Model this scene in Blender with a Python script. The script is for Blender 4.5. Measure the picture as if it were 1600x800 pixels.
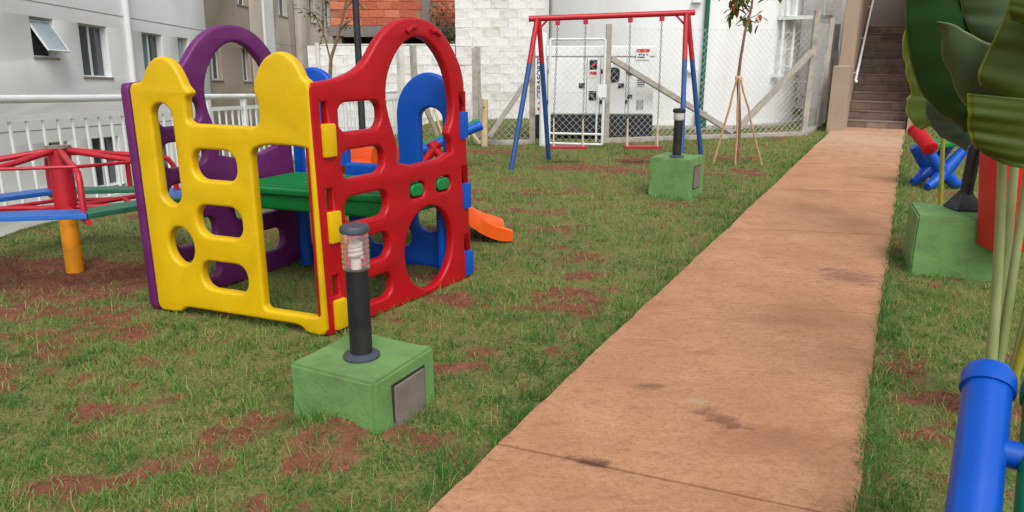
import bpy, bmesh, math, random
import numpy as np
from mathutils import Vector, Matrix
R = math.radians
random.seed(7)
for o in list(bpy.data.objects): bpy.data.objects.remove(o, do_unlink=True)
scene = bpy.context.scene
col = scene.collection

# ------------------------------------------------------------------ camera, sky, sun, exposure
cam_d = bpy.data.cameras.new('camera'); cam = bpy.data.objects.new('camera', cam_d); col.objects.link(cam)
cam.location = (0, 0, 1.5); cam.rotation_euler = (R(90 - 15.55), 0, 0)
cam_d.sensor_fit = 'HORIZONTAL'; cam_d.sensor_width = 36; cam_d.lens = 25.875
cam_d.clip_start = 0.05; cam_d.clip_end = 2000
scene.camera = cam
SUN_EL, SUN_AZ = 52, 166          # azimuth clockwise from +Y
world = bpy.data.worlds.new('World'); scene.world = world; world.use_nodes = True
wn = world.node_tree.nodes; wl = world.node_tree.links
bg = wn['Background']; bg.inputs['Strength'].default_value = 0.15
sky = wn.new('ShaderNodeTexSky'); sky.sky_type = 'NISHITA'; sky.sun_disc = False
sky.sun_elevation = R(SUN_EL); sky.sun_rotation = R(SUN_AZ)
sky.air_density = 1.0; sky.dust_density = 4.0; sky.ozone_density = 1.0
hs = wn.new('ShaderNodeHueSaturation'); hs.inputs['Saturation'].default_value = 0.28   # overcast: cloud greys the sky
wl.new(sky.outputs[0], hs.inputs['Color']); wl.new(hs.outputs[0], bg.inputs['Color'])
sd = bpy.data.lights.new('sun', 'SUN'); sd.energy = 1.0; sd.angle = R(35); sd.color = (1, .975, .94)
so = bpy.data.objects.new('sun', sd); col.objects.link(so)
so.rotation_euler = (R(90 - SUN_EL), 0, R(180 - SUN_AZ))
vs = scene.view_settings; vs.view_transform = 'Standard'; vs.look = 'None'; vs.gamma = 1; vs.use_curve_mapping = False
vs.exposure = 0.27

# ------------------------------------------------------------------ helpers: materials
def lin(c):
    f = lambda v: v / 12.92 if v <= .04045 else ((v + .055) / 1.055) ** 2.4
    return tuple(f(x / 255) for x in c)
MATS = {}
def mat(name, c, rough=.6, var=.12, scale=3.0, bump=0.0, bscale=40, c2=None, c2amt=.0, c2scale=2.0, metal=0, detail=6, spec=.5, streak=False, dust=None):
    """plain procedural surface: base colour, uneven tone, stains of a second colour, fine relief"""
    if name in MATS: return MATS[name]
    m = bpy.data.materials.new(name); m.use_nodes = True; MATS[name] = m
    n = m.node_tree.nodes; l = m.node_tree.links; p = n['Principled BSDF']
    tc = n.new('ShaderNodeTexCoord')
    nz = n.new('ShaderNodeTexNoise'); nz.inputs['Scale'].default_value = scale; nz.inputs['Detail'].default_value = detail
    l.new(tc.outputs['Object'], nz.inputs['Vector'])
    mr = n.new('ShaderNodeMapRange'); mr.inputs[1].default_value = .3; mr.inputs[2].default_value = .7
    mr.inputs[3].default_value = 1 - var; mr.inputs[4].default_value = 1 + var; l.new(nz.outputs[0], mr.inputs[0])
    mx = n.new('ShaderNodeMix'); mx.data_type = 'RGBA'; mx.blend_type = 'MULTIPLY'; mx.inputs[0].default_value = 1
    mx.inputs[6].default_value = (*lin(c), 1); l.new(mr.outputs[0], mx.inputs[7])
    out = mx.outputs[2]
    if c2:
        n2 = n.new('ShaderNodeTexNoise'); n2.inputs['Scale'].default_value = c2scale; n2.inputs['Detail'].default_value = 9; n2.inputs['Roughness'].default_value = .68
        mp = n.new('ShaderNodeMapping'); l.new(tc.outputs['Object'], mp.inputs[0]); l.new(mp.outputs[0], n2.inputs['Vector'])
        if streak: mp.inputs['Scale'].default_value = (1, 1, .15)
        mp.inputs['Location'].default_value = (7.3, 2.1, 5.5)
        r2 = n.new('ShaderNodeMapRange'); r2.inputs[1].default_value = .5; r2.inputs[2].default_value = .72; r2.inputs[4].default_value = c2amt
        l.new(n2.outputs[0], r2.inputs[0])
        m2 = n.new('ShaderNodeMix'); m2.data_type = 'RGBA'; l.new(r2.outputs[0], m2.inputs[0]); l.new(out, m2.inputs[6]); m2.inputs[7].default_value = (*lin(c2), 1)
        out = m2.outputs[2]
    l.new(out, p.inputs['Base Color'])
    p.inputs['Metallic'].default_value = metal; p.inputs['Specular IOR Level'].default_value = spec
    rr = n.new('ShaderNodeMapRange'); rr.inputs[1].default_value = .3; rr.inputs[2].default_value = .7
    rr.inputs[3].default_value = max(.04, rough - .07); rr.inputs[4].default_value = min(1, rough + .07); l.new(nz.outputs[0], rr.inputs[0]); l.new(rr.outputs[0], p.inputs['Roughness'])
    if bump:
        nb = n.new('ShaderNodeTexNoise'); nb.inputs['Scale'].default_value = bscale; nb.inputs['Detail'].default_value = 5
        l.new(tc.outputs['Object'], nb.inputs['Vector'])
        b = n.new('ShaderNodeBump'); b.inputs['Strength'].default_value = bump; b.inputs['Distance'].default_value = .01
        l.new(nb.outputs[0], b.inputs['Height']); l.new(b.outputs[0], p.inputs['Normal'])
    return m
def attr_mat(name, stops, rough=.7, transl=.0, attr='tint', spec=.25):
    m = bpy.data.materials.new(name); m.use_nodes = True; n = m.node_tree.nodes; l = m.node_tree.links; p = n['Principled BSDF']
    a = n.new('ShaderNodeAttribute'); a.attribute_name = attr
    r = n.new('ShaderNodeValToRGB'); e = r.color_ramp.elements
    e[0].position = stops[0][0]; e[0].color = (*lin(stops[0][1]), 1); e[1].position = stops[-1][0]; e[1].color = (*lin(stops[-1][1]), 1)
    for pos, c in stops[1:-1]: k = e.new(pos); k.color = (*lin(c), 1)
    l.new(a.outputs['Fac'], r.inputs[0]); l.new(r.outputs[0], p.inputs['Base Color']); p.inputs['Roughness'].default_value = rough; p.inputs['Specular IOR Level'].default_value = spec
    if transl:
        t = n.new('ShaderNodeBsdfTranslucent'); l.new(r.outputs[0], t.inputs[0]); ms = n.new('ShaderNodeMixShader'); ms.inputs[0].default_value = transl
        l.new(p.outputs[0], ms.inputs[1]); l.new(t.outputs[0], ms.inputs[2]); l.new(ms.outputs[0], n['Material Output'].inputs[0])
    return m

YEL = mat('yellow_plastic', (218, 178, 4), .42, .04, 6, .06, 90, (150, 120, 30), .28, 5, spec=.4)
RED = mat('red_plastic', (176, 8, 24), .42, .05, 6, .06, 90, (110, 20, 20), .3, 5, spec=.4)
PUR = mat('purple_plastic', (102, 34, 98), .45, .05, 6, .06, 90, (140, 80, 125), .25, 5, spec=.4)
BLU = mat('blue_plastic', (4, 80, 182), .4, .05, 6, .05, 90, (20, 60, 130), .3, 5, spec=.4)
GRN = mat('green_plastic', (10, 126, 58), .42, .05, 6, .06, 90, (60, 120, 80), .3, 5, spec=.4)
ORA = mat('orange_plastic', (230, 88, 10), .42, .05, 6, .06, 90, (200, 80, 40), .3, 5, spec=.4)
REDP = mat('red_paint', (186, 28, 44), .42, .08, 9, .05, 120, (110, 40, 35), .4, 9)
BLUP = mat('navy_paint', (38, 76, 140), .45, .08, 9, .05, 120, (60, 70, 90), .4, 9)
YELP = mat('orange_yellow_paint', (232, 150, 20), .5, .08, 8, .1, 80, (130, 80, 40), .6, 9)
WHITEP = mat('white_metal_paint', (226, 230, 230), .45, .04, 4, .03, 80, (170, 165, 150), .3, 6)
BLACKP = mat('black_metal', (26, 30, 34), .5, .15, 8, .05, 90, (70, 62, 55), .35, 8)
GREYPL = mat('dark_grey_plastic', (62, 70, 80), .5, .1, 8)
GREENC = mat('green_painted_concrete', (106, 146, 84), .78, .1, 5, .35, 60, (78, 92, 54), .6, 5)
PLATE = mat('cover_plate_metal', (128, 118, 108), .6, .12, 5, .1, 50, (92, 74, 62), .6, 6)
CONC = mat('weathered_concrete', (168, 162, 152), .85, .12, 7, .5, 60, (104, 98, 88), .7, 5)
CONCW = mat('whitewashed_concrete', (214, 212, 206), .85, .08, 6, .4, 50, (150, 145, 135), .6, 4)
WOOD = mat('pale_wood', (196, 176, 136), .8, .14, 10, .4, 60, (140, 116, 86), .7, 7, streak=True)
WOODG = mat('grey_wood', (138, 124, 106), .85, .16, 10, .4, 60, (84, 74, 62), .7, 7, streak=True)
BARK = mat('bark', (120, 92, 74), .9, .2, 25, .6, 60, (160, 140, 120), .6, 12)
BARKG = mat('pale_bark', (170, 160, 146), .9, .15, 18, .4, 60, (96, 82, 70), .7, 8)
SOILM = mat('red_soil_clods', (132, 78, 56), .95, .25, 14, .8, 40, (96, 52, 38), .7, 8)
GALV = mat('galvanised_wire', (206, 208, 206), .5, .1, 8, metal=.3)
STEEL = mat('steel_chain', (150, 148, 146), .5, .1, 9, metal=.6)
ROPE = mat('cord', (206, 192, 168), .8, .1, 20)
def glass(name, c, tint=(1, 1, 1), rough=.03):
    m = bpy.data.materials.new(name); m.use_nodes = True; p = m.node_tree.nodes['Principled BSDF']
    p.inputs['Base Color'].default_value = (*tint, 1); p.inputs['Transmission Weight'].default_value = c; p.inputs['Roughness'].default_value = rough; p.inputs['IOR'].default_value = 1.3
    return m
LENS = glass('clear_lens', .93, (1, .93, .92), .06)
def wglass(name, c, rough=.12):
    return mat(name, c, rough, .25, 1.2, spec=.7)

# ------------------------------------------------------------------ helpers: geometry
class MB:
    def __init__(s): s.v = []; s.f = []
    def add(s, v, f):
        k = len(s.v); s.v += [tuple(x) for x in v]; s.f += [tuple(i + k for i in q) for q in f]; return s
    def box(s, x0, x1, y0, y1, z0, z1, M=None):
        v = [Vector((x, y, z)) for z in (z0, z1) for y in (y0, y1) for x in (x0, x1)]
        if M: v = [M @ q for q in v]
        return s.add(v, [(0, 2, 3, 1), (4, 5, 7, 6), (0, 1, 5, 4), (2, 6, 7, 3), (0, 4, 6, 2), (1, 3, 7, 5)])
    def bar(s, a, b, w, h, upv=(0, 0, 1)):
        a, b = Vector(a), Vector(b); d = (b - a).normalized(); u = Vector(upv); sd_ = d.cross(u)
        if sd_.length < .01: sd_ = d.cross(Vector((1, 0, 0)))
        sd_.normalize(); u = sd_.cross(d)
        v = [p + sd_ * (i * w / 2) + u * (j * h / 2) for p in (a, b) for i, j in ((-1, -1), (1, -1), (1, 1), (-1, 1))]
        return s.add(v, [(3, 2, 1, 0), (4, 5, 6, 7), (0, 1, 5, 4), (1, 2, 6, 5), (2, 3, 7, 6), (3, 0, 4, 7)])
    def tube(s, pts, r, n=10, caps=True):
        pts = [Vector(p) for p in pts]; rs = r if isinstance(r, (list, tuple)) else [r] * len(pts)
        rings = []; ref = None
        for i, p in enumerate(pts):
            d = (pts[min(i + 1, len(pts) - 1)] - pts[max(i - 1, 0)]).normalized()
            if ref is None:
                ref = d.cross(Vector((0, 0, 1)))
                if ref.length < .05: ref = d.cross(Vector((1, 0, 0)))
            ref = (ref - d * ref.dot(d)).normalized(); w = d.cross(ref)
            rings.append([p + (ref * math.cos(2 * math.pi * k / n) + w * math.sin(2 * math.pi * k / n)) * rs[i] for k in range(n)])
        f = []
        for i in range(len(pts) - 1):
            for k in range(n):
                f.append((i * n + k, i * n + (k + 1) % n, (i + 1) * n + (k + 1) % n, (i + 1) * n + k))
        if caps: f.append(tuple(range(n - 1, -1, -1))); f.append(tuple((len(pts) - 1) * n + k for k in range(n)))
        return s.add([q for g in rings for q in g], f)
    def lathe(s, prof, c=(0, 0, 0), n=24, closed=True):
        c = Vector(c); v = []; f = []
        for r, z in prof: v += [c + Vector((r * math.cos(2 * math.pi * k / n), r * math.sin(2 * math.pi * k / n), z)) for k in range(n)]
        for i in range(len(prof) - 1):
            for k in range(n): f.append((i * n + k, i * n + (k + 1) % n, (i + 1) * n + (k + 1) % n, (i + 1) * n + k))
        if closed: f.append(tuple(range(n - 1, -1, -1))); f.append(tuple((len(prof) - 1) * n + k for k in range(n)))
        return s.add(v, f)
    def prism(s, poly, z0, z1):
        n = len(poly); v = [(x, y, z0) for x, y in poly] + [(x, y, z1) for x, y in poly]
        return s.add(v, [tuple(range(n - 1, -1, -1)), tuple(range(n, 2 * n))] + [(k, (k + 1) % n, n + (k + 1) % n, n + k) for k in range(n)])
    def mesh(s, name, m, bevel=0, seg=2, smooth=False, M=None):
        me = bpy.data.meshes.new(name); me.from_pydata(s.v, [], s.f)
        bm = bmesh.new(); bm.from_mesh(me)
        bmesh.ops.recalc_face_normals(bm, faces=bm.faces)
        if bevel: bmesh.ops.bevel(bm, geom=[e for e in bm.edges if e.calc_face_angle(0) > .5], offset=bevel, segments=seg, affect='EDGES', profile=.6)
        if M: bm.transform(M)
        bm.to_mesh(me); bm.free()
        if smooth:
            me.polygons.foreach_set('use_smooth', [True] * len(me.polygons)); me.set_sharp_from_angle(angle=R(38))
        if m: me.materials.append(m)
        return me
    def build(s, name, m, parent=None, bevel=0, seg=2, smooth=False, M=None):
        return ob(name, s.mesh(name, m, bevel, seg, smooth, M), parent)
def ob(name, me, parent=None, loc=None, rot=None):
    o = bpy.data.objects.new(name, me); col.objects.link(o)
    if parent: o.parent = parent
    if loc is not None: o.location = loc
    if rot is not None: o.rotation_euler = rot
    return o
def tag(o, label, cat, group=None):
    o['label'] = label; o['category'] = cat
    if group: o['group'] = group
    return o
def thing(name, label, cat, loc=(0, 0, 0), rot=(0, 0, 0), group=None):
    return tag(ob(name, None, None, loc, rot), label, cat, group)
def struct(o, label=None):
    o['kind'] = 'structure'
    if label: o['label'] = label
    return o
def chaikin(p, it=2, closed=True):
    for _ in range(it):
        q = []; n = len(p)
        for i in range(n if closed else n - 1):
            a, b = p[i], p[(i + 1) % n]
            q += [(a[0] * .75 + b[0] * .25, a[1] * .75 + b[1] * .25), (a[0] * .25 + b[0] * .75, a[1] * .25 + b[1] * .75)]
        p = q
    return p
def rnd(p, cap=.03, it=2):
    for _ in range(it):
        q = []; n = len(p)
        for i in range(n):
            a, b = Vector(p[i]), Vector(p[(i + 1) % n]); L = (b - a).length; c = min(.25, cap / max(L, 1e-6)); q += [tuple(a + (b - a) * c), tuple(b - (b - a) * c)]
        p = q; cap *= .4
    return p
def ell(cx, cy, rx, ry, n=28): return [(cx + rx * math.cos(2 * math.pi * k / n), cy + ry * math.sin(2 * math.pi * k / n)) for k in range(n)]
def stad(l, r, b, t, k=.45, n=7):
    """rounded slot"""
    rad = min((t - b) / 2, (r - l) / 2) * (k * 2 if k < .5 else 1); p = []
    for cx, cy, a0 in ((r - rad, t - rad, 0), (l + rad, t - rad, 90), (l + rad, b + rad, 180), (r - rad, b + rad, 270)):
        for i in range(n): a = R(a0 + 90 * i / (n - 1)); p.append((cx + rad * math.cos(a), cy + rad * math.sin(a)))
    return p
def plate(name, outline, holes, th, bev, m, M, parent, res=3):
    """2D outline with holes, extruded with rounded edges; M maps (u,v,w) into the parent's space; w runs from -th to 0"""
    cu = bpy.data.curves.new('tmp', 'CURVE'); cu.dimensions = '2D'; cu.fill_mode = 'BOTH'
    for pts in [outline] + holes:
        sp = cu.splines.new('POLY'); sp.points.add(len(pts) - 1); sp.use_cyclic_u = True
        for p, (x, y) in zip(sp.points, pts): p.co = (x, y, 0, 1)
    cu.extrude = th / 2 - bev; cu.bevel_depth = bev; cu.bevel_resolution = res; cu.offset = -bev
    t = bpy.data.objects.new('tmp', cu); col.objects.link(t)
    bpy.context.view_layer.update()
    me = bpy.data.meshes.new_from_object(t.evaluated_get(bpy.context.evaluated_depsgraph_get()))
    bpy.data.objects.remove(t); bpy.data.curves.remove(cu)
    me.name = name; me.transform(Matrix.Translation((0, 0, -th / 2))); me.transform(M)
    me.materials.clear(); me.materials.append(m)
    bm = bmesh.new(); bm.from_mesh(me); bmesh.ops.remove_doubles(bm, verts=bm.verts, dist=.0004); bm.to_mesh(me); bm.free()
    me.polygons.foreach_set('use_smooth', [True] * len(me.polygons)); me.set_sharp_from_angle(angle=R(50))
    return ob(name, me, parent)
def text(name, s, size, m, M, parent, shear=0, depth=.002):
    cu = bpy.data.curves.new('tmp', 'FONT'); cu.body = s; cu.size = size; cu.extrude = depth; cu.shear = shear; cu.align_x = 'LEFT'
    t = bpy.data.objects.new('tmp', cu); col.objects.link(t); bpy.context.view_layer.update()
    me = bpy.data.meshes.new_from_object(t.evaluated_get(bpy.context.evaluated_depsgraph_get())); bpy.data.objects.remove(t)
    me.transform(M); me.materials.clear(); me.materials.append(m); return ob(name, me, parent)
def frame(o, x, y, z):
    """matrix with given origin and axes"""
    return Matrix(((x[0], y[0], z[0], o[0]), (x[1], y[1], z[1], o[1]), (x[2], y[2], z[2], o[2]), (0, 0, 0, 1)))
def copy_tree(o, parent=None):
    c = o.copy(); col.objects.link(c); c.parent = parent
    for ch in list(o.children): copy_tree(ch, c)
    return c
# value noise
def vnoise(x, y, seed=0):
    xi = np.floor(x).astype(np.int64); yi = np.floor(y).astype(np.int64); fx = x - xi; fy = y - yi
    fx = fx * fx * (3 - 2 * fx); fy = fy * fy * (3 - 2 * fy)
    def h(a, b):
        n = (a * 374761393 + b * 668265263 + seed * 974634777) & 0x7fffffff
        n = ((n ^ (n >> 13)) * 1274126177) & 0x7fffffff
        return ((n ^ (n >> 16)) & 0xffff) / 65535.
    return (h(xi, yi) * (1 - fx) + h(xi + 1, yi) * fx) * (1 - fy) + (h(xi, yi + 1) * (1 - fx) + h(xi + 1, yi + 1) * fx) * fy
def fbm(x, y, seed=0, oct=4):
    s = 0; a = .5; t = 0
    for k in range(oct): s = s + a * vnoise(x, y, seed + k); t += a; x = x * 2.03; y = y * 2.03; a *= .5
    return s / t
def sstep(a, b, x): t = np.clip((x - a) / (b - a), 0, 1); return t * t * (3 - 2 * t)

# ------------------------------------------------------------------ ground
PD = np.array([math.sin(R(27.83)), math.cos(R(27.83))]); PN = np.array([PD[1], -PD[0]]); PL0 = np.array([-.259, 2.164]); PW = 1.253
def path_uv(x, y): dx = x - PL0[0]; dy = y - PL0[1]; return dx * PD[0] + dy * PD[1], dx * PN[0] + dy * PN[1]
def path_pt(t, s): p = PL0 + PD * t + PN * s; return float(p[0]), float(p[1])
RAIL = [(-4.26, 5.2), (-3.76, 12.9), (-2.2, 17.05)]
def rail_x(y):
    return np.where(y < 12.9, -4.26 + (y - 5.2) * (.5 / 7.7), -3.76 + (y - 12.9) * (1.56 / 4.15))
PATCH = [(-3.12, 4.85, 1.1, .50, 1.1), (.36, 4.35, .22, .42, .95), (.52, 4.9, .2, .16, .8), (.77, 9.79, .55, .28, 1.15), (1.57, 9.47, .5, .28, 1.15), (-1.12, 2.56, .24, .22, 1.0),
         (-1.0, 2.82, .25, .13, .8), (-.62, 2.62, .34, .22, .75), (-2.35, 3.23, .35, .16, .85), (-1.73, 2.92, .22, .14, .85), (-2.03, 3.38, .3, .1, .7), (-.33, 3.36, .18, .12, .8),
         (-.12, 3.5, .18, .1, .75), (1.87, 2.95, .15, .12, 1.0), (3.25, 6.15, .12, .3, .9), (-2.75, 4.12, .5, .16, .7), (.12, 7.0, .55, .2, .7), (.4, 6.34, .4, .16, .65), (.35, 8.03, .8, .2, .65),
         (-.75, 4.5, .6, .45, .4), (2.9, 9.2, .6, .2, .6), (3.3, 10.8, .9, .25, .65), (-.45, 2.35, .2, .12, .5), (2.05, 2.75, .35, .3, .85), (-.55, 11.3, .7, .2, .8), (1.75, 12.6, .5, .25, .8),
         (-1.5, 2.3, .3, .12, .75), (-.85, 2.2, .16, .1, .7), (3.0, 5.75, .5, .3, .6), (-2.0, 6.2, 1.0, .5, .5)]
def bare_mask(x, y):
    w1 = fbm(x * 3.1, y * 3.1, 11) - .5; w2 = fbm(x * 3.1, y * 3.1, 23) - .5
    b = np.zeros_like(x)
    for cx, cy, rx, ry, a in PATCH:
        d = np.hypot((x - cx + w1 * rx * 1.1) / rx, (y - cy + w2 * ry * 1.1) / ry)
        b = np.maximum(b, (a if a > 1.05 else a * .78) * (1 - sstep(.4, 1.4, d)))
    g = fbm(x * 1.7 + 5, y * 2.6 + 3, 41, 5)
    b = np.maximum(b, sstep(.60, .76, g) * .7)
    f = fbm(x * 6, y * 9, 57, 4); f2 = fbm(x * 19, y * 19, 61, 3)
    f = (f - .5) * 2.4; f2 = (f2 - .5) * 2.2
    return np.clip(b * .78 + f * .62 + f2 * .5 - .02, 0, 1)
def ground_z(x, y):
    z = (fbm(x * 1.3, y * 1.3, 3) - .5) * .035 + (fbm(x * 8, y * 8, 5, 2) - .5) * .014
    t, s = path_uv(x, y); onp = (1 - sstep(0, .12, np.abs(s - PW / 2) - PW / 2))
    z = z * (1 - onp) - .004 * onp
    z = z + .07 * np.exp(-(((x + .72) / .22) ** 2 + ((y - 2.68) / .12) ** 2))                  # soil heaped on the plinth
    fall = -.053 * np.maximum(0, y - 6.2) * sstep(0, 2.6, -1.2 - x); z = z + fall
    beyond = sstep(.12, .5, rail_x(np.clip(y, 5, 17.2)) - x)
    low = -2.2 - .053 * np.clip(y, 0, 60)
    return z * (1 - beyond) + low * beyond
def make_ground():
    xs = np.concatenate([[-220, -120, -70, -40, -25, -16, -11, -8], np.arange(-6, 9.01, .055), [11, 15, 25, 50, 100, 220]])
    ys = np.concatenate([[-60, -20, -8, -2], np.arange(1, 19.01, .055), [22, 28, 40, 70, 130, 260]])
    X, Y = np.meshgrid(xs, ys); nx, ny = len(xs), len(ys)
    Z = ground_z(X, Y); v = np.stack([X, Y, Z], -1).reshape(-1, 3)
    i = np.arange(nx * ny).reshape(ny, nx); f = np.stack([i[:-1, :-1], i[:-1, 1:], i[1:, 1:], i[1:, :-1]], -1).reshape(-1, 4)
    me = bpy.data.meshes.new('ground'); me.vertices.add(len(v)); me.vertices.foreach_set('co', v.ravel())
    me.loops.add(f.size); me.loops.foreach_set('vertex_index', f.ravel().astype(np.int32)); me.polygons.add(len(f)); me.polygons.foreach_set('loop_start', np.arange(0, f.size, 4, dtype=np.int32))
    me.update(); me.polygons.foreach_set('use_smooth', [True] * len(f))
    a = me.attributes.new('bare', 'FLOAT', 'POINT'); a.data.foreach_set('value', bare_mask(X, Y).ravel())
    m = bpy.data.materials.new('lawn_soil'); m.use_nodes = True; n = m.node_tree.nodes; l = m.node_tree.links; p = n['Principled BSDF']
    at = n.new('ShaderNodeAttribute'); at.attribute_name = 'bare'; tc = n.new('ShaderNodeTexCoord')
    def noise(sc, det=6):
        q = n.new('ShaderNodeTexNoise'); q.inputs['Scale'].default_value = sc; q.inputs['Detail'].default_value = det; q.inputs['Roughness'].default_value = .65; l.new(tc.outputs['Object'], q.inputs[0]); return q
    n1 = noise(9, 8); n2 = noise(60, 4); n3 = noise(2.0, 5)
    soil = n.new('ShaderNodeValToRGB'); e = soil.color_ramp.elements; e[0].position = .3; e[0].color = (*lin((90, 50, 38)), 1); e[1].position = .72; e[1].color = (*lin((144, 96, 74)), 1); l.new(n1.outputs[0], soil.inputs[0])
    turf = n.new('ShaderNodeValToRGB'); e = turf.color_ramp.elements; e[0].position = .35; e[0].color = (*lin((78, 92, 46)), 1); e[1].position = .68; e[1].color = (*lin((138, 126, 80)), 1); l.new(n2.outputs[0], turf.inputs[0])
    ad = n.new('ShaderNodeMath'); ad.operation = 'MULTIPLY_ADD'; l.new(n1.outputs[0], ad.inputs[0]); ad.inputs[1].default_value = .5; l.new(at.outputs['Fac'], ad.inputs[2])
    mr = n.new('ShaderNodeMapRange'); mr.inputs[1].default_value = .45; mr.inputs[2].default_value = .75; l.new(ad.outputs[0], mr.inputs[0])
    mx = n.new('ShaderNodeMix'); mx.data_type = 'RGBA'; l.new(mr.outputs[0], mx.inputs[0]); l.new(turf.outputs[0], mx.inputs[6]); l.new(soil.outputs[0], mx.inputs[7])
    l.new(mx.outputs[2], p.inputs['Base Color']); p.inputs['Roughness'].default_value = .95; p.inputs['Specular IOR Level'].default_value = .2
    b = n.new('ShaderNodeBump'); b.inputs['Strength'].default_value = .7; b.inputs['Distance'].default_value = .02; l.new(n1.outputs[0], b.inputs['Height'])
    b2 = n.new('ShaderNodeBump'); b2.inputs['Strength'].default_value = .6; b2.inputs['Distance'].default_value = .008; l.new(n2.outputs[0], b2.inputs['Height']); l.new(b.outputs[0], b2.inputs['Normal']); l.new(b2.outputs[0], p.inputs['Normal'])
    me.materials.append(m)
    return struct(ob('ground', me), 'red soil ground of the play yard showing through the worn lawn')
make_ground()

# ------------------------------------------------------------------ concrete path of cast slabs
def make_path():
    root = struct(ob('path', None, None, (*path_pt(0, PW / 2), 0)), 'straight orange tan concrete path leading up to the stairs')
    m = bpy.data.materials.new('path_concrete'); m.use_nodes = True; n = m.node_tree.nodes; l = m.node_tree.links; p = n['Principled BSDF']; tc = n.new('ShaderNodeTexCoord')
    def noise(sc, det=6, ro=.6, st=None):
        q = n.new('ShaderNodeTexNoise'); q.inputs['Scale'].default_value = sc; q.inputs['Detail'].default_value = det; q.inputs['Roughness'].default_value = ro
        if st:
            mp = n.new('ShaderNodeMapping'); mp.inputs['Scale'].default_value = st; mp.inputs['Rotation'].default_value = (0, 0, R(12)); l.new(tc.outputs['Object'], mp.inputs[0]); l.new(mp.outputs[0], q.inputs[0])
        else: l.new(tc.outputs['Object'], q.inputs[0])
        return q
    big = noise(1.6, 7, .65); streak = noise(5, 8, .7, (.8, 3.2, 1)); fine = noise(70, 6, .75); stain = noise(2.2, 9, .72, (1, 1.8, 1))
    r = n.new('ShaderNodeValToRGB'); e = r.color_ramp.elements; e[0].position = .3; e[0].color = (*lin((166, 121, 89)), 1); e[1].position = .7; e[1].color = (*lin((197, 151, 115)), 1); l.new(big.outputs[0], r.inputs[0])
    def layer(prev, fac, lo, hi, amt, c):
        mr = n.new('ShaderNodeMapRange'); mr.clamp = True; mr.inputs[1].default_value = lo; mr.inputs[2].default_value = hi; mr.inputs[4].default_value = amt; l.new(fac, mr.inputs[0])
        mx = n.new('ShaderNodeMix'); mx.data_type = 'RGBA'; l.new(mr.outputs[0], mx.inputs[0]); l.new(prev, mx.inputs[6]); mx.inputs[7].default_value = (*lin(c), 1); return mx.outputs[2]
    c = layer(r.outputs[0], streak.outputs[0], .5, .78, .4, (158, 106, 76))
    c = layer(c, stain.outputs[0], .56, .74, .6, (128, 84, 66))
    c = layer(c, fine.outputs[0], .5, .64, .5, (146, 100, 74))
    fleck = noise(26, 10, .8, (1, 1.5, 1)); c = layer(c, fleck.outputs[0], .5, .62, .5, (140, 94, 70)); fleck2 = noise(9, 10, .75, (1, 2.2, 1)); c = layer(c, fleck2.outputs[0], .52, .66, .5, (142, 94, 68))
    c = layer(c, big.outputs[0], .62, .8, .35, (206, 176, 148))
    def spot(c, x, y, rx, ry, amt, colr, rot=0):
        mp = n.new('ShaderNodeMapping'); mp.vector_type = 'TEXTURE'; mp.inputs['Location'].default_value = (x - path_pt(0, PW / 2)[0], y - path_pt(0, PW / 2)[1], .036); mp.inputs['Rotation'].default_value = (0, 0, rot); mp.inputs['Scale'].default_value = (rx, ry, 1); l.new(tc.outputs['Object'], mp.inputs[0])
        ln = n.new('ShaderNodeVectorMath'); ln.operation = 'LENGTH'; l.new(mp.outputs[0], ln.inputs[0])
        ad = n.new('ShaderNodeMath'); ad.operation = 'MULTIPLY_ADD'; l.new(fleck2.outputs[0], ad.inputs[0]); ad.inputs[1].default_value = 6; l.new(ln.outputs['Value'], ad.inputs[2])
        return layer(c, ad.outputs[0], 4.3, 3.3, amt, colr)
    for a in ((6.0, 13.0, 1.5, 2.2, .55, (196, 170, 146)), (2.27, 4.75, .2, .19, .75, (120, 84, 74)), (.86, 2.75, .12, .05, .7, (104, 68, 52), R(-50)), (.30, 2.42, .1, .03, .8, (88, 56, 44), R(-25)), (.62, 3.05, .07, .03, .6, (100, 66, 50)), (3.3, 7.9, .2, .12, .5, (140, 96, 80)), (.80, 2.9, .06, .03, .6, (170, 160, 130)), (1.0, 2.55, .3, .12, .4, (130, 84, 62)), (2.9, 6.9, .35, .2, .35, (140, 98, 76)), (4.5, 9.5, .3, .2, .35, (140, 98, 76)), (1.5, 3.9, .4, .1, .35, (140, 92, 68))): c = spot(c, *a)
    l.new(c, p.inputs['Base Color']); p.inputs['Roughness'].default_value = .85; p.inputs['Specular IOR Level'].default_value = .3
    b = n.new('ShaderNodeBump'); b.inputs['Strength'].default_value = .35; b.inputs['Distance'].default_value = .006; l.new(fine.outputs[0], b.inputs['Height'])
    b2 = n.new('ShaderNodeBump'); b2.inputs['Strength'].default_value = .25; b2.inputs['Distance'].default_value = .006; l.new(streak.outputs[0], b2.inputs['Height']); l.new(b.outputs[0], b2.inputs['Normal']); l.new(b2.outputs[0], p.inputs['Normal'])
    J = [(-3.9, 0), (-1.65, .05), (.44, .1), (2.47, .22), (4.54, .3), (6.65, .3), (8.88, .3), (10.99, .28), (13.1, .2), (14.62, 0)]
    cx, cy = path_pt(0, PW / 2); N = 14
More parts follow.
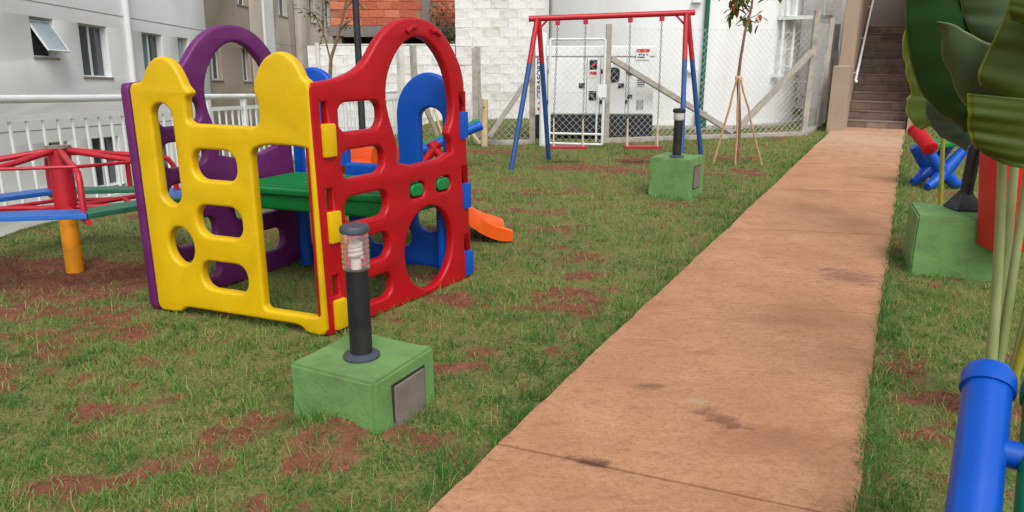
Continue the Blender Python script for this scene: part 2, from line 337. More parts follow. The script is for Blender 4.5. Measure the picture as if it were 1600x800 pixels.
    for k in range(len(J) - 1):
        (t0, s0), (t1, s1) = J[k], J[k + 1]; g = .0042 + .0016 * max(0, t0); pts = []
        def pt(f, s):
            a = t0 + g + s0 * s; b_ = t1 - g + s1 * s; return a + (b_ - a) * f
        tops = []; 
        for i in range(N * 2 + 1):
            row = []
            for j in range(9):
                s = PW * j / 8; t = pt(i / (N * 2), s)
                jit = 0
                if j in (0, 8): jit = (vnoise(np.array([t * 9.]), np.array([j * 3.]), 77)[0] - .5) * .012 + (vnoise(np.array([t * 2.]), np.array([j * 3.]), 78)[0] - .5) * .018
                if i in (0, N * 2): t += (vnoise(np.array([s * 9.]), np.array([k * 3. + i]), 79)[0] - .5) * .006
                x, y = path_pt(t, s + jit); z = .036 + (vnoise(np.array([t * 1.5]), np.array([s * 1.5]), 80)[0] - .5) * .006 + (random.Random(k).random() - .5) * .004
                row.append((x - cx, y - cy, z - (.004 if (j in (0, 8) or i in (0, N * 2)) else 0)))
            tops.append(row)
        mb = MB(); W = 9; H = len(tops); v = [q for r_ in tops for q in r_]
        f = [(i * W + j, i * W + j + 1, (i + 1) * W + j + 1, (i + 1) * W + j) for i in range(H - 1) for j in range(W - 1)]
        rim = [j for j in range(W)] + [i * W + W - 1 for i in range(1, H)] + [(H - 1) * W + j for j in range(W - 2, -1, -1)] + [i * W for i in range(H - 2, 0, -1)]
        nb = len(v); v += [(v[i][0], v[i][1], -.08) for i in rim]; L = len(rim)
        f += [(rim[i], nb + i, nb + (i + 1) % L, rim[(i + 1) % L]) for i in range(L)]
        f.append(tuple(nb + i for i in range(L)))
        mb.add(v, f); mb.build('slab', m, root, smooth=True)
make_path()

# ------------------------------------------------------------------ apartment building (levels run 3 degrees off the sloping yard)
def make_building():
    d = Vector((.0680, .9962, -.0531)).normalized(); nrm = Vector((.9977, -.0681, 0)).normalized(); up = nrm.cross(d).normalized()
    root = thing('apartment_building', 'long white and taupe apartment block standing below the white railing', 'building')
    root.matrix_world = frame((-11.903, 0, 0), d, -nrm, up)       # local x along the facade, y into the building, z up
    WH = mat('white_render', (227, 228, 228), .85, .03, 1.2, .15, 60, (208, 207, 203), .4, .8, streak=True)
    TA = mat('taupe_render', (160, 147, 132), .88, .05, 1.2, .15, 60, (140, 128, 114), .5, .8)
    BE = mat('beige_render', (188, 178, 164), .88, .05, 1.2, .15, 60, (168, 158, 146), .5, .8)
    SILL = mat('stone_sill', (150, 142, 136), .7, .1, 8)
    PANE = wglass('window_glass', (70, 78, 84)); PANEB = wglass('frosted_window_glass', (158, 172, 178), .3); PANED = wglass('dark_window_glass', (34, 38, 48)); TEAL = wglass('teal_curtain_glass', (110, 140, 146), .2)
    ALU = mat('white_aluminium', (222, 224, 224), .4, .04, 5)
    sect = [('wall', 9.0, 25.45, 0, WH), ('wall', 25.45, 29.2, .06, TA), ('wall', 29.2, 33.9, .02, BE), ('wall', 33.9, 38.9, -.25, BE), ('wall', 38.9, 47, -.05, BE)]
    wins = []
    def row(s0, s1, z0, z1, kind): wins.append((s0, s1, z0, z1, kind))
    for dz in (0, -2.8):
        row(17.07, 17.87, 2.3 + dz, 3.17 + dz, 'tilt' if dz == 0 else 'top'); row(18.77, 19.92, 1.9 + dz, 3.17 + dz, 'slide')
        row(21.54, 22.62, 1.9 + dz, 3.17 + dz, 'teal'); row(23.53, 24.2, 2.3 + dz, 3.17 + dz, 'half')
        row(25.7, 26.55, 1.94 + dz, 3.17 + dz, 'teal'); row(28.25, 29.0, 1.93 + dz, 3.12 + dz, 'slide'); row(32.15, 33.1, 1.95 + dz, 3.2 + dz, 'slide')
        row(13.1, 14.2, 1.9 + dz, 3.17 + dz, 'slide')
    for s0, s1 in ((28.2, 29.1), (32.1, 33.1), (37.5, 38.4), (39.4, 40.4), (41.1, 42.0), (35.2, 36.0)): row(s0, s1, 4.68, 5.9, 'teal')
    row(37.5, 38.4, 1.93, 3.15, 'slide'); row(41.1, 42, 1.93, 3.15, 'slide')
    for s0, s1, z in ((17.07, 17.87, 5.1), (18.77, 19.92, 4.7), (21.54, 22.62, 4.7)): row(s0, s1, z, 5.97, 'slide')
    for nm, a, b, off, m in sect:
        # facade skin with real openings, 22 cm deep reveals
        hs = [w for w in wins if a <= w[0] and w[1] <= b]
        out = [(a, -3.6), (b, -3.6), (b, 8.6), (a, 8.6)]
        M = Matrix(((1, 0, 0, 0), (0, 0, -1, off), (0, 1, 0, 0), (0, 0, 0, 1)))
        wpart = plate('wall', out, [[(w[0], w[2]), (w[1], w[2]), (w[1], w[3]), (w[0], w[3])] for w in hs], .26, .004, m, M, root, 0)
        if m is not WH: wpart['label'] = 'taupe painted wall section' if m is TA else 'beige painted wall section'
        for s0, s1, z0, z1, kind in hs:
            w = MB().box(s0 - .02, s1 + .02, off + .2, off + .24, z0 - .02, z1 + .02).build('window', PANED, root)
            y = off + .15; t = .035; tilt = kind == 'tilt'
            fr = MB()
            for x0, x1, q0, q1 in ((s0, s1, z0, z0 + t), (s0, s1, z1 - t, z1), (s0, s0 + t, z0 + t, z1 - t), (s1 - t, s1, z0 + t, z1 - t)): fr.box(x0 + .001, x1 - .001, y, y + .05, q0 + .001, q1 - .001)
            mid = (s0 + s1) / 2
            if kind in ('slide', 'teal'): fr.box(mid - .03, mid + .03, y - .01, y + .04, z0 + t, z1 - t)
            fr.build('frame', ALU, w)
            if tilt:
                h = z1 - z0 - .1; a_ = R(33)
                Mt = Matrix.Translation((0, off + .1, z1 - .07)) @ Matrix.Rotation(-a_, 4, 'X')
                MB().box(s0 + .06, s1 - .06, -.01, .01, -h, -.03, Mt).build('pane', PANEB, w)
                f2 = MB()
                for x0, x1, q0, q1 in ((s0 + .03, s1 - .03, -h - .03, -h), (s0 + .03, s1 - .03, -.03, 0), (s0 + .03, s0 + .06, -h, -.03), (s1 - .06, s1 - .03, -h, -.03)): f2.box(x0, x1, -.02, .02, q0, q1, Mt)
                f2.build('sash', ALU, w)
            else:
                MB().box(s0 + t, mid - .03, y + .015, y + .025, z0 + t, z1 - t).build('pane', {'teal': TEAL, 'half': PANEB}.get(kind, PANE), w)
                MB().box(mid + .03, s1 - t, y + .03, y + .04, z0 + t, z1 - t).build('pane', PANEB if kind in ('half', 'top') else PANE, w)
            MB().box(s0 - .04, s1 + .04, off - .035, off + .14, z0 - .045, z0 - .003).build('sill', SILL, w)
    body = MB().box(9.01, 46.9, .33, 10, -3.55, 8.58).build('inner_block', TA, root)
    MB().tube([(20.8, -.06, -3.4), (20.8, -.06, 8.5)], .085, 12).build('downpipe', WH, root, smooth=True)
    MB().box(30.35, 31.3, -.07, .015, -3.4, 8.5).build('pilaster', WH, root)
    JO = mat('render_joint', (150, 146, 140), .9, .05)
    for z in (.67, 3.5, 6.3):
        MB().box(9.0, 25.4, -.004, -.001, z - .012, z + .012).build('render_joint', JO, root)
        MB().box(29.25, 30.3, .016, .019, z - .012, z + .012).build('render_joint', JO, root)
        MB().box(31.35, 33.85, .016, .019, z - .012, z + .012).build('render_joint', JO, root)
        MB().box(33.95, 38.85, -.254, -.251, z - .012, z + .012).build('render_joint', JO, root)
    MB().box(8.9, 47.1, -.3, 10.1, 8.61, 8.8).build('parapet', WH, root)
make_building()

# ------------------------------------------------------------------ white guard rail
def make_rail():
    root = thing('guard_rail', 'white metal railing with thin upright bars along the lawn edge', 'railing', (-4.1, 8, 0))
    O = Vector((-4.1, 8, 0))
    def seg(a, b, za, zb, sp, post_every):
        a, b = Vector((*a, 0)), Vector((*b, 0)); L = (b - a).length
        P = lambda f, h: a + (b - a) * f + Vector((0, 0, za + (zb - za) * f - 1.1 + h)) - O
        MB().tube([P(0, 1.1), P(1, 1.1)], .035, 12).build('top_rail', WHITEP, root, smooth=True)
        MB().bar(P(0, .94), P(1, .94), .035, .05).build('upper_rail', WHITEP, root)
        MB().bar(P(0, .1), P(1, .1), .035, .05).build('lower_rail', WHITEP, root)
        pf = [q / L for q in post_every]
        pm = MB().box(-.035, .035, -.035, .035, 0, 1.055).mesh('post', WHITEP); bm_ = MB().box(-.011, .011, -.011, .011, .126, .914).mesh('baluster', WHITEP)
        ang = math.atan2((b - a).y, (b - a).x)
        for q in pf: ob('post', pm, root, P(q, 0), (0, 0, ang))
        nb = int(L / sp)
        for k in range(1, nb):
            f = k / nb
            if min(abs(f - q) for q in pf) * L < .06: continue
            ob('baluster', bm_, root, P(f, 0), (0, 0, ang))
    seg((-4.26, 5.2), (-3.76, 12.9), 1.17, .765, .2, [.05, 4.55, 5.68, 6.8, 7.65])
    seg((-3.72, 12.95), (-2.2, 17.05), .765, .64, .125, [.05, 1.5, 2.9, 4.3])
make_rail()

# ------------------------------------------------------------------ white block wall and brick house behind
def make_block_wall():
    root = thing('block_wall', 'whitewashed concrete block boundary wall behind the wire fence', 'wall', (-1, 17.2, 0))
    BW = mat('whitewashed_block', (228, 228, 225), .9, .06, 5, .6, 30, (166, 162, 156), .85, 5, detail=9)
    BW2 = mat('whitewashed_block_stained', (218, 216, 210), .9, .08, 5, .6, 30, (120, 112, 104), .9, 5, detail=9)
    MO = mat('whitewashed_mortar', (214, 213, 209), .95, .06, 8, .4, 50)
    def base(x0, x1, z1): MB().box(x0 + 1, x1 + 1, -.018, .16, -.6, z1).build('mortar_core', MO, root)
    base(-4.6, -1.28, 1.62); base(-1.26, .82, 3.3)
    ms = []
    for v in range(6):
        r = random.Random(v); mb = MB().box(-.196, .196, 0, .06, -.096, .096)
        mb.v = [(x + r.uniform(-.004, .004), y + (r.uniform(-.008, .008) if y < .03 else 0), z + r.uniform(-.004, .004)) for x, y, z in mb.v]
        ms.append(mb.mesh('block', BW if v < 4 else BW2, .008, 2))
    for k in range(-1, 17):
        z = .1 + k * .2
        x = -1.27 + .2 + (.2 if k % 2 else 0) - .4
        while x < .62:
            if x > -1.27 - .01 + .19: ob('block', random.choice(ms), root, (x + 1, random.uniform(-.006, .006) - .03, z))
            x += .4
        if z < 1.6:
            x = -4.4 + (.2 if k % 2 else 0)
            while x < -1.45:
                ob('block', random.choice(ms), root, (x + 1, random.uniform(-.006, .006) - .03, z)); x += .4
    MB().box(-3.3, -.27, -.03, .2, 1.625, 1.66).build('coping', BW2, root)
    for x in (-3.0, -1.9, -.8):
        pass
    # rear stretch seen right of the tank
    r2 = thing('rendered_wall', 'rough grey white rendered wall beside the stair tower', 'wall', (6.6, 20.5, 0))
    BR = mat('rough_white_render', (206, 204, 202), .95, .08, 3, .9, 18, (160, 156, 152), .7, 3.5, detail=10)
    MB().box(-2.6, 2.2, 0, .3, -.5, 4.5).build('wall', BR, r2); MB().box(-2.65, 2.25, -.03, .33, 4.5, 4.58).build('coping', CONC, r2)
make_block_wall()
def make_brick_house():
    root = thing('brick_house', 'unfinished red brick house with concrete beam above the white wall', 'house', (-3.6, 19.5, 0))
    BK = [mat('hollow_brick_a', (188, 104, 76), .9, .14, 12, .5, 50, (150, 80, 60), .6, 9), mat('hollow_brick_b', (172, 88, 66), .9, .14, 12, .5, 50, (200, 130, 100), .5, 9), mat('hollow_brick_c', (198, 118, 90), .9, .12, 12, .5, 50)]
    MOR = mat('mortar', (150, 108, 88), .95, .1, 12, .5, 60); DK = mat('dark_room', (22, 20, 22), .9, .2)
    GC = mat('grey_beam', (120, 114, 108), .9, .12, 6, .4, 40)
    MB().box(-1.0, 2.3, .012, 4, 2.12, 4.2).build('wall_core', MOR, root)
    ms = []
    for v in range(6):
        r = random.Random(v + 50); mb = MB().box(-.189, .189, 0, .06, -.091, .091); mb.v = [(x + r.uniform(-.004, .004), y + (r.uniform(-.006, .006) if y < .03 else 0), z + r.uniform(-.003, .003)) for x, y, z in mb.v]
        ms.append(mb.mesh('brick', BK[v % 3], .005, 1))
    for k in range(10):
        z = 2.215 + k * .193; x = -.78 + (.195 if k % 2 else 0)
        while x < 2.15:
            if not 1.25 < x < 1.62: ob('brick', random.choice(ms), root, (x, random.uniform(-.012, .004), z))
            x += .388
    MB().box(1.33, 1.55, -.04, .1, 2.12, 4.2).build('column', GC, root); MB().box(-1.05, 2.35, -.08, .3, 1.87, 2.115).build('beam', GC, root)
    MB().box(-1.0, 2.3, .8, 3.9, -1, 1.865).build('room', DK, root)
    for x in (-.95, .55, 2.1): MB().box(x, x + .22, .0, .25, -1, 1.868).build('pillar', GC, root)
make_brick_house()

# ------------------------------------------------------------------ water tank
def make_tank():
    root = thing('water_tank', 'huge white cylindrical water tank with side ladder and green pipe', 'tank', (3.66, 17.84, 0))
    TW = mat('tank_white', (234, 236, 236), .55, .025, .8, .05, 30, (204, 200, 192), .45, 1.0, streak=True)
    MB().lathe([(2.85, 0), (2.85, 1.52), (2.85, 3.0), (2.85, 6.5), (2.7, 6.6), (0, 6.75)], n=96, closed=False).build('shell', TW, root, smooth=True)
    MB().lathe([(3.05, -.2), (3.05, .06), (2.86, .06)], n=96, closed=False).build('base_ring', CONC, root, smooth=True)
    GP = mat('green_pipe', (22, 92, 72), .5, .1, 8)
    def at(px_az, r): a = R(px_az); return Vector((3.66 + r * math.sin(a) - 3.66, -r * math.cos(a), 0))
    p = at(2, 2.93); MB().tube([(p.x, p.y, .2), (p.x, p.y, 6)], .045, 10).build('green_pipe', GP, root, smooth=True)
    MB().box(p.x - .1, p.x + .1, p.y - .12, p.y + .06, .02, .34).build('valve_box', GP, root, .012)
    for z in (1.1, 2.4): MB().box(p.x - .3, p.x - .12, p.y - .03, p.y + .08, z, z + .05).build('bracket', WHITEP, root)
    # ladder with landing frame
    a0, a1 = at(37, 2.98), at(45, 2.98)
    for a in (a0, a1): MB().tube([(a.x, a.y, 1.0), (a.x, a.y, 6.4)], .028, 8).build('ladder_rail', WHITEP, root, smooth=True)
    for k in range(15): z = 1.2 + k * .33; MB().tube([(a0.x, a0.y, z), (a1.x, a1.y, z)], .014, 6).build('rung', WHITEP, root)
    b0, b1 = at(36, 3.05), at(64, 3.3)
    MB().bar((b0.x, b0.y, 2.14), (b1.x, b1.y, 2.2), .35, .07).build('landing', WHITEP, root)
    for q in (b0, b1): MB().tube([(q.x, q.y, 2.18), (q.x, q.y, 3.4)], .025, 8).build('landing_post', WHITEP, root)
    MB().tube([(b0.x, b0.y, 2.8), (b1.x, b1.y, 2.85)], .022, 8).build('landing_rail', WHITEP, root)
    MB().bar((a0.x - .12, a0.y - .05, 1.02), (a0.x + .1, a0.y + .1, 1.02), .1, .05).build('ladder_foot', WHITEP, root)
make_tank()

# ------------------------------------------------------------------ generator
def make_generator():
    root = thing('generator', 'white enclosed diesel generator on a black base behind the gate', 'generator', (.365, 13.06, 0))
    GW = mat('generator_white', (234, 237, 237), .45, .03, 2, .03, 40, (196, 192, 184), .3, 2); GB = mat('generator_black', (24, 28, 36), .5, .2, 6, .1, 40)
    GS = mat('seam_dark', (70, 74, 78), .8, .1); DG = mat('tinted_window', (40, 48, 52), .15, .2, 3, spec=.7); LT = mat('lettering_black', (18, 18, 20), .6, .05)
    RM = mat('sign_red', (206, 54, 60), .5, .05); SW = mat('sign_white', (232, 232, 232), .5, .03); SB = mat('sign_blue', (40, 60, 120), .5, .05)
    W, Dp, H0, H1, H2 = 2.1, 1.0, .43, 1.4, 1.59
    MB().box(0, W, 0, Dp, .06, H0).build('base_frame', GB, root, .01)
    for x in (.15, 1.8): MB().box(x, x + .3, -.02, Dp + .02, -.03, .059).build('foot', GB, root)
    MB().box(.01, W - .01, .01, Dp - .01, H0 + .001, H1 - .001).build('enclosure', GW, root, .008)
    MB().box(-.01, W + .01, -.012, Dp + .012, H1 + .012, H2).build('roof', GW, root, .02)
    MB().box(.02, W - .02, .015, Dp - .015, H1, H1 + .011).build('roof_seam', GS, root)
    for x0, x1 in ((.255, .92), (.93, 1.155), (1.165, 1.6), (1.61, 2.07)):
        d = MB().box(x0, x1, -.012, .008, H0 + .02, H1 - .015).build('door', GW, root, .004)
        if x1 - x0 > .3:
            for z in (.65, 1.17): MB().box(x0 - .008, x0 + .035, -.03, -.0125, z - .035, z + .035).build('hinge', GB, d)
            if x0 < 1.5: MB().box(x1 - .13, x1 - .03, -.03, -.0125, .89, .97).build('latch', GB, d, .006)
        gs = MB().box(x0 - .008, x0 - .001, -.002, .009, H0 + .02, H1 - .015).build('door_seam', GS, root)
    # instrument windows with red and grey dials
    for z in (1.27, .75):
        p = MB().box(.965, 1.095, -.02, -.0125, z - .075, z + .085).build('control_panel', GB, root)
        MB().lathe([(.028, 0), (.02, .012)], n=14).build('switch', RM if z > 1 else PLATE, p, M=Matrix.Translation((1.03, -.021, z)) @ Matrix.Rotation(R(90), 4, 'X'))
    dw = MB().prism(stad(0, .27, 0, .25, .25), 0, .008).build('door_window', DG, root, M=Matrix(((1, 0, 0, 1.22), (0, 0, -1, -.0125), (0, 1, 0, .98), (0, 0, 0, 1))))
    for x, z in ((1.63, 1.14), (1.63, .74)): MB().box(x, x + .09, -.032, -.0125, z - .035, z + .035).build('latch', GB, root, .006)
    for z in (1.0, .6):
        lv = MB().box(1.80, 1.92, -.016, -.0125, z - .085, z + .085).build('louvre', GB, root)
        for k in range(5): MB().box(1.80, 1.92, -.026, -.0165, z - .08 + k * .036, z - .068 + k * .036).build('slat', GW, lv)
        for k in range(3): MB().box(1.825 + k * .03, 1.831 + k * .03, -.022, -.0165, z - .08, z + .08).build('mullion', GW, lv)
    lv = MB().box(W - .002, W + .004, .3, .62, .75, 1.06).build('side_louvre', GB, root)
    for k in range(7): MB().box(W + .0045, W + .02, .3, .62, .76 + k * .042, .78 + k * .042).build('slat', GW, lv)
    # danger signs
    def sign(x0, x1, z0, z1, band):
        s = MB().box(x0, x1, -.02, -.0125, z0, z1).build('warning_sign', SW, root)
        MB().box(x0 + .008, x1 - .008, -.023, -.0205, z1 - band, z1 - .008).build('red_band', RM, s); return s
    s = sign(1.755, 1.99, 1.36, 1.545, .065)
    s.location.y = -.012
    for x, z, w in ((1.80, 1.43, .03), (1.84, 1.44, .02), (1.87, 1.425, .03), (1.93, 1.43, .025)): MB().box(x, x + w, -.023, -.0205, z, z + .028).build('sign_mark', SB, s)
    MB().box(1.775, 1.9, -.023, -.0205, 1.39, 1.41).build('sign_mark', SB, s)
    sign(.96, 1.10, 1.06, 1.17, .06)
    # maker lettering reads upward on the left post
    X = Vector((0, 0, 1)); Yv = Vector((-1, 0, 0)); Z = Vector((0, -1, 0))
    text('lettering', 'GERAFORTE', .128, LT, frame((.155, .0, .70), X * 1.0, Yv, Z), root, .15)
    MB().prism([(0, 0), (.045, 0), (.06, .05), (.015, .05)], 0, .004).build('logo', RM, root, M=frame((.13, .006, .50), X, Yv, Z))
    MB().prism([(0, 0), (.06, 0), (.03, .05)], 0, .004).build('logo', RM, root, M=frame((.13, .006, .60), X, Yv, Z))
make_generator()

# ------------------------------------------------------------------ chain link fence, gate, props
def chain(a, b, z0, z1, name, parent, O, r=.0023, cell=.11):
    a, b = Vector((*a, 0)), Vector((*b, 0)); L = (b - a).length; d = (b - a) / L; nn = d.cross(Vector((0, 0, 1))); h = z1 - z0; mb = MB()
    for sgn in (1, -1):
        k = -int(h / cell) - 1
        while k * cell < L + h:
            s0 = k * cell; pts = []
            # line s = s0 + sgn*(z)
            lo, hi = 0., h
            if sgn > 0: lo = max(0, -s0); hi = min(h, L - s0)
            else: lo = max(0, s0 - L); hi = min(h, s0)
            if hi - lo > .02:
                p = a + d * (s0 + sgn * lo) + Vector((0, 0, z0 + lo)) + nn * (.003 * sgn); q = a + d * (s0 + sgn * hi) + Vector((0, 0, z0 + hi)) + nn * (.003 * sgn)
                mb.tube([p - O, q - O], r, 5, False)
            k += 1
    for z in (z1, z0 + h * .5): mb.tube([a + Vector((0, 0, z)) - O, b + Vector((0, 0, z)) - O], r, 3, False)
    o = mb.build(name, GALV, parent); o['kind'] = 'stuff'; return o
def make_fence():
    O = Vector((2, 13, 0)); root = thing('wire_fence', 'galvanised chain link fence on concrete posts around the tank', 'fence', O)
    pts = [(-.6, 12.35), (.34, 12.42), (1.60, 12.66), (5.38, 13.72), (6.22, 15.1), (6.86, 16.3)]
    tops = [1.55, 1.62, 1.93, 2.2, 2.12, 2.05]
    for (x, y), t in zip(pts, tops):
        if x == 6.22: pass
        mb = MB().box(-.05, .05, -.05, .05, -.2, t); mb.v = [(vx * (1 if z < 1 else .9) + (.03 if z > 1 else 0) * (1 if x > 5 else -.2), vy, z) for vx, vy, z in mb.v]
        mb.build('post', CONC, root, .008, M=Matrix.Translation((x - O.x, y - O.y, 0)))
    for i, (z1) in ((0, 1.5), (2, 1.86), (3, 2.0), (4, 1.95)):
        chain(pts[i], pts[i + 1], .08, z1, 'wire_mesh', root, O)
    for i in (0, 2, 3, 4):
        a, b = Vector((*pts[i], -.02)) - O, Vector((*pts[i + 1], -.02)) - O
        MB().bar(a, b, .12, .18).build('kerb', CONC, root, .01)
    def brace(a, b, w=.09, m=CONC): MB().bar(Vector(a) - O, Vector(b) - O, w, w).build('brace', m, root, .008)
    brace((1.65, 12.62, 1.38), (3.95, 13.3, .1)); brace((5.36, 13.66, 1.5), (4.0, 13.32, .1))
    brace((.3, 12.38, 1.1), (-.38, 12.12, .15), .07); brace((6.9, 16.25, 1.5), (6.45, 15.0, .05), .09)
    # gate
    G = Vector((1, 11.9, 0)); g = thing('fence_gate', 'white tube framed wire gate in front of the generator', 'gate', G)
    a, b = Vector((.60, 12.02, 0)), Vector((1.44, 11.83, 0)); z0, z1 = .06, 1.68
    for p, q, nm in ((a, a, 'upright'), (b, b, 'upright')): MB().tube([p + Vector((0, 0, z0)) - G, q + Vector((0, 0, z1)) - G], .022, 10).build(nm, WHITEP, g, smooth=True)
    for z in (z0, z1, .22): MB().tube([a + Vector((0, 0, z)) - G, b + Vector((0, 0, z)) - G], .018, 10).build('rail', WHITEP, g, smooth=True)
    e = b - (b - a).normalized() * .1; MB().tube([e + Vector((0, 0, .1)) - G, e + Vector((0, 0, .85)) - G], .014, 8).build('drop_bolt', WHITEP, g)
    MB().box(-.04, .1, -.05, -.03, -.1, .1).build('lock_plate', WHITEP, g, M=Matrix.Translation(b - G + Vector((-.06, 0, .9))))
    chain((a.x, a.y), (b.x, b.y), z0, z1, 'wire_mesh', g, G)
    p = thing('gate_post', 'thick white round gate post left of the wire gate', 'post', (.50, 12.12, 0))
    MB().lathe([(.055, -.2), (.055, 1.74), (.04, 1.78), (.0, 1.79)], n=16).build('tube', WHITEP, p, smooth=True)
    for z in (.35, 1.4): MB().tube([(.03, -.03, z), (.09, -.07, z)], .012, 8).build('hinge', WHITEP, p)
make_fence()
def post_thing(name, label, cat, a, b, r0, r1, m, group=None, n=8, wob=.01):
    a, b = Vector(a), Vector(b); t = thing(name, label, cat, a, group=group); rr = random.Random(str(label))
    pts = [(b - a) * (k / 6) + Vector((rr.uniform(-wob, wob), rr.uniform(-wob, wob), 0)) for k in range(7)]
    MB().tube(pts, [r0 + (r1 - r0) * k / 6 for k in range(7)], n).build('pole', m, t, smooth=True); return t
t = post_thing('wooden_post', 'short pale wooden post standing in the grass left of the swings', 'post', (-.45, 12.0, -.1), (-.43, 12.0, .76), .052, .048, WOOD, wob=.004)
MB().tube([(0, -.06, .74), (0, .05, .74)], .012, 8).build('bolt', BLACKP, t)
post_thing('wooden_strut', 'low pale pole slanting down to the wooden post', 'pole', (-.52, 12.1, .04), (-.95, 12.3, .55), .03, .03, WOOD)
post_thing('white_plank', 'white slanting plank against the grey concrete post', 'plank', (-.80, 13.2, -.02), (-.61, 13.4, 1.24), .035, .03, CONCW)
post_thing('concrete_post', 'slim grey concrete post before the white block wall', 'post', (-.57, 13.5, -.1), (-.62, 13.5, 1.57), .055, .05, CONC, n=4)
post_thing('concrete_post', 'grey concrete post seen through the red arch', 'post', (-2.0, 15.6, -.4), (-2.03, 15.6, 1.62), .075, .07, CONC, n=4)
post_thing('concrete_post', 'whitewashed post just left of the grey post in the red arch', 'post', (-2.28, 15.7, -.4), (-2.31, 15.7, 1.6), .085, .08, CONCW, n=4)
post_thing('wooden_pole', 'dark slanting pole seen through the blue slot', 'pole', (-1.16, 12.0, .05), (-1.5, 12.25, .85), .045, .04, WOODG)
post_thing('wooden_pole', 'thin pale slanting stick seen through the blue slot', 'pole', (-1.12, 12.3, .0), (-1.42, 12.6, .95), .02, .018, WOOD)

# ------------------------------------------------------------------ outdoor stairs
def make_stairs():
    ox, oy = path_pt(14.62, 0); root = thing('staircase', 'worn dark concrete stairs between taupe walls at the end of the path', 'stairs', (ox, oy, 0), (0, 0, R(-27.83)))
    ST = [mat('stair_concrete_%d' % k, c, .9, .16, 5, .6, 40, (74, 60, 52), .75, 4, detail=9) for k, c in enumerate(((128, 110, 98), (118, 100, 90), (136, 118, 104)))]
    TP = mat('stair_wall_taupe', (166, 146, 126), .88, .06, 2, .2, 50, (140, 122, 106), .5, 2, streak=True)
    TPW = mat('stair_wall_grey', (150, 138, 132), .88, .06, 2, .2, 50, (128, 116, 110), .5, 2)
    for k in range(12):
        s = MB().box(.195, 1.27, k * .28, 3.7, k * .172 + (0 if k else -.1), (k + 1) * .172 - .035).build('step', ST[k % 3], root, .006, 1)
        MB().box(.197, 1.268, k * .28 - .014, k * .28 + .29, (k + 1) * .172 - .034, (k + 1) * .172).build('tread', ST[k % 3], s, .008, 1)
        r = random.Random(k); x = .2 + r.uniform(-.2, 0)                       # facing blocks on the riser
        while x < 1.26:
            x1 = x + .39; a, b = max(x, .2), min(x1 - .008, 1.265)
            if b - a > .03: MB().box(a, b, k * .28 - .012 - r.uniform(0, .004), k * .28 - .001, k * .172 + .006, (k + 1) * .172 - .038).build('riser_block', ST[r.randrange(3)], s)
            x = x1
    MB().box(-.07, .19, .0, 4.6, -.3, 4.6).build('side_wall', TP, root, .006, 1)
    MB().box(-.09, .215, -.95, -.005, -.3, 1.23).build('pier', TP, root, .008, 1); 
    MB().box(1.275, 1.5, -.1, 4.6, -.3, 4.6).build('side_wall', TP, root, .006, 1)
    MB().box(.195, 1.27, 4.2, 4.45, -.3, 4.6).build('end_wall', TPW, root)
    hr = [(.29, -.02, .93), (.27, .04, .9), (.26, .1, .95)] + [(.26, .1 + k * .28, .95 + k * .172) for k in range(1, 12)]
    MB().tube(hr, .022, 8).build('handrail', WHITEP, root, smooth=True)
    for k in (1, 5, 9): MB().tube([(.19, .1 + k * .28, .9 + k * .172), (.26, .1 + k * .28, .93 + k * .172)], .012, 6).build('rail_bracket', WHITEP, root)
make_stairs()

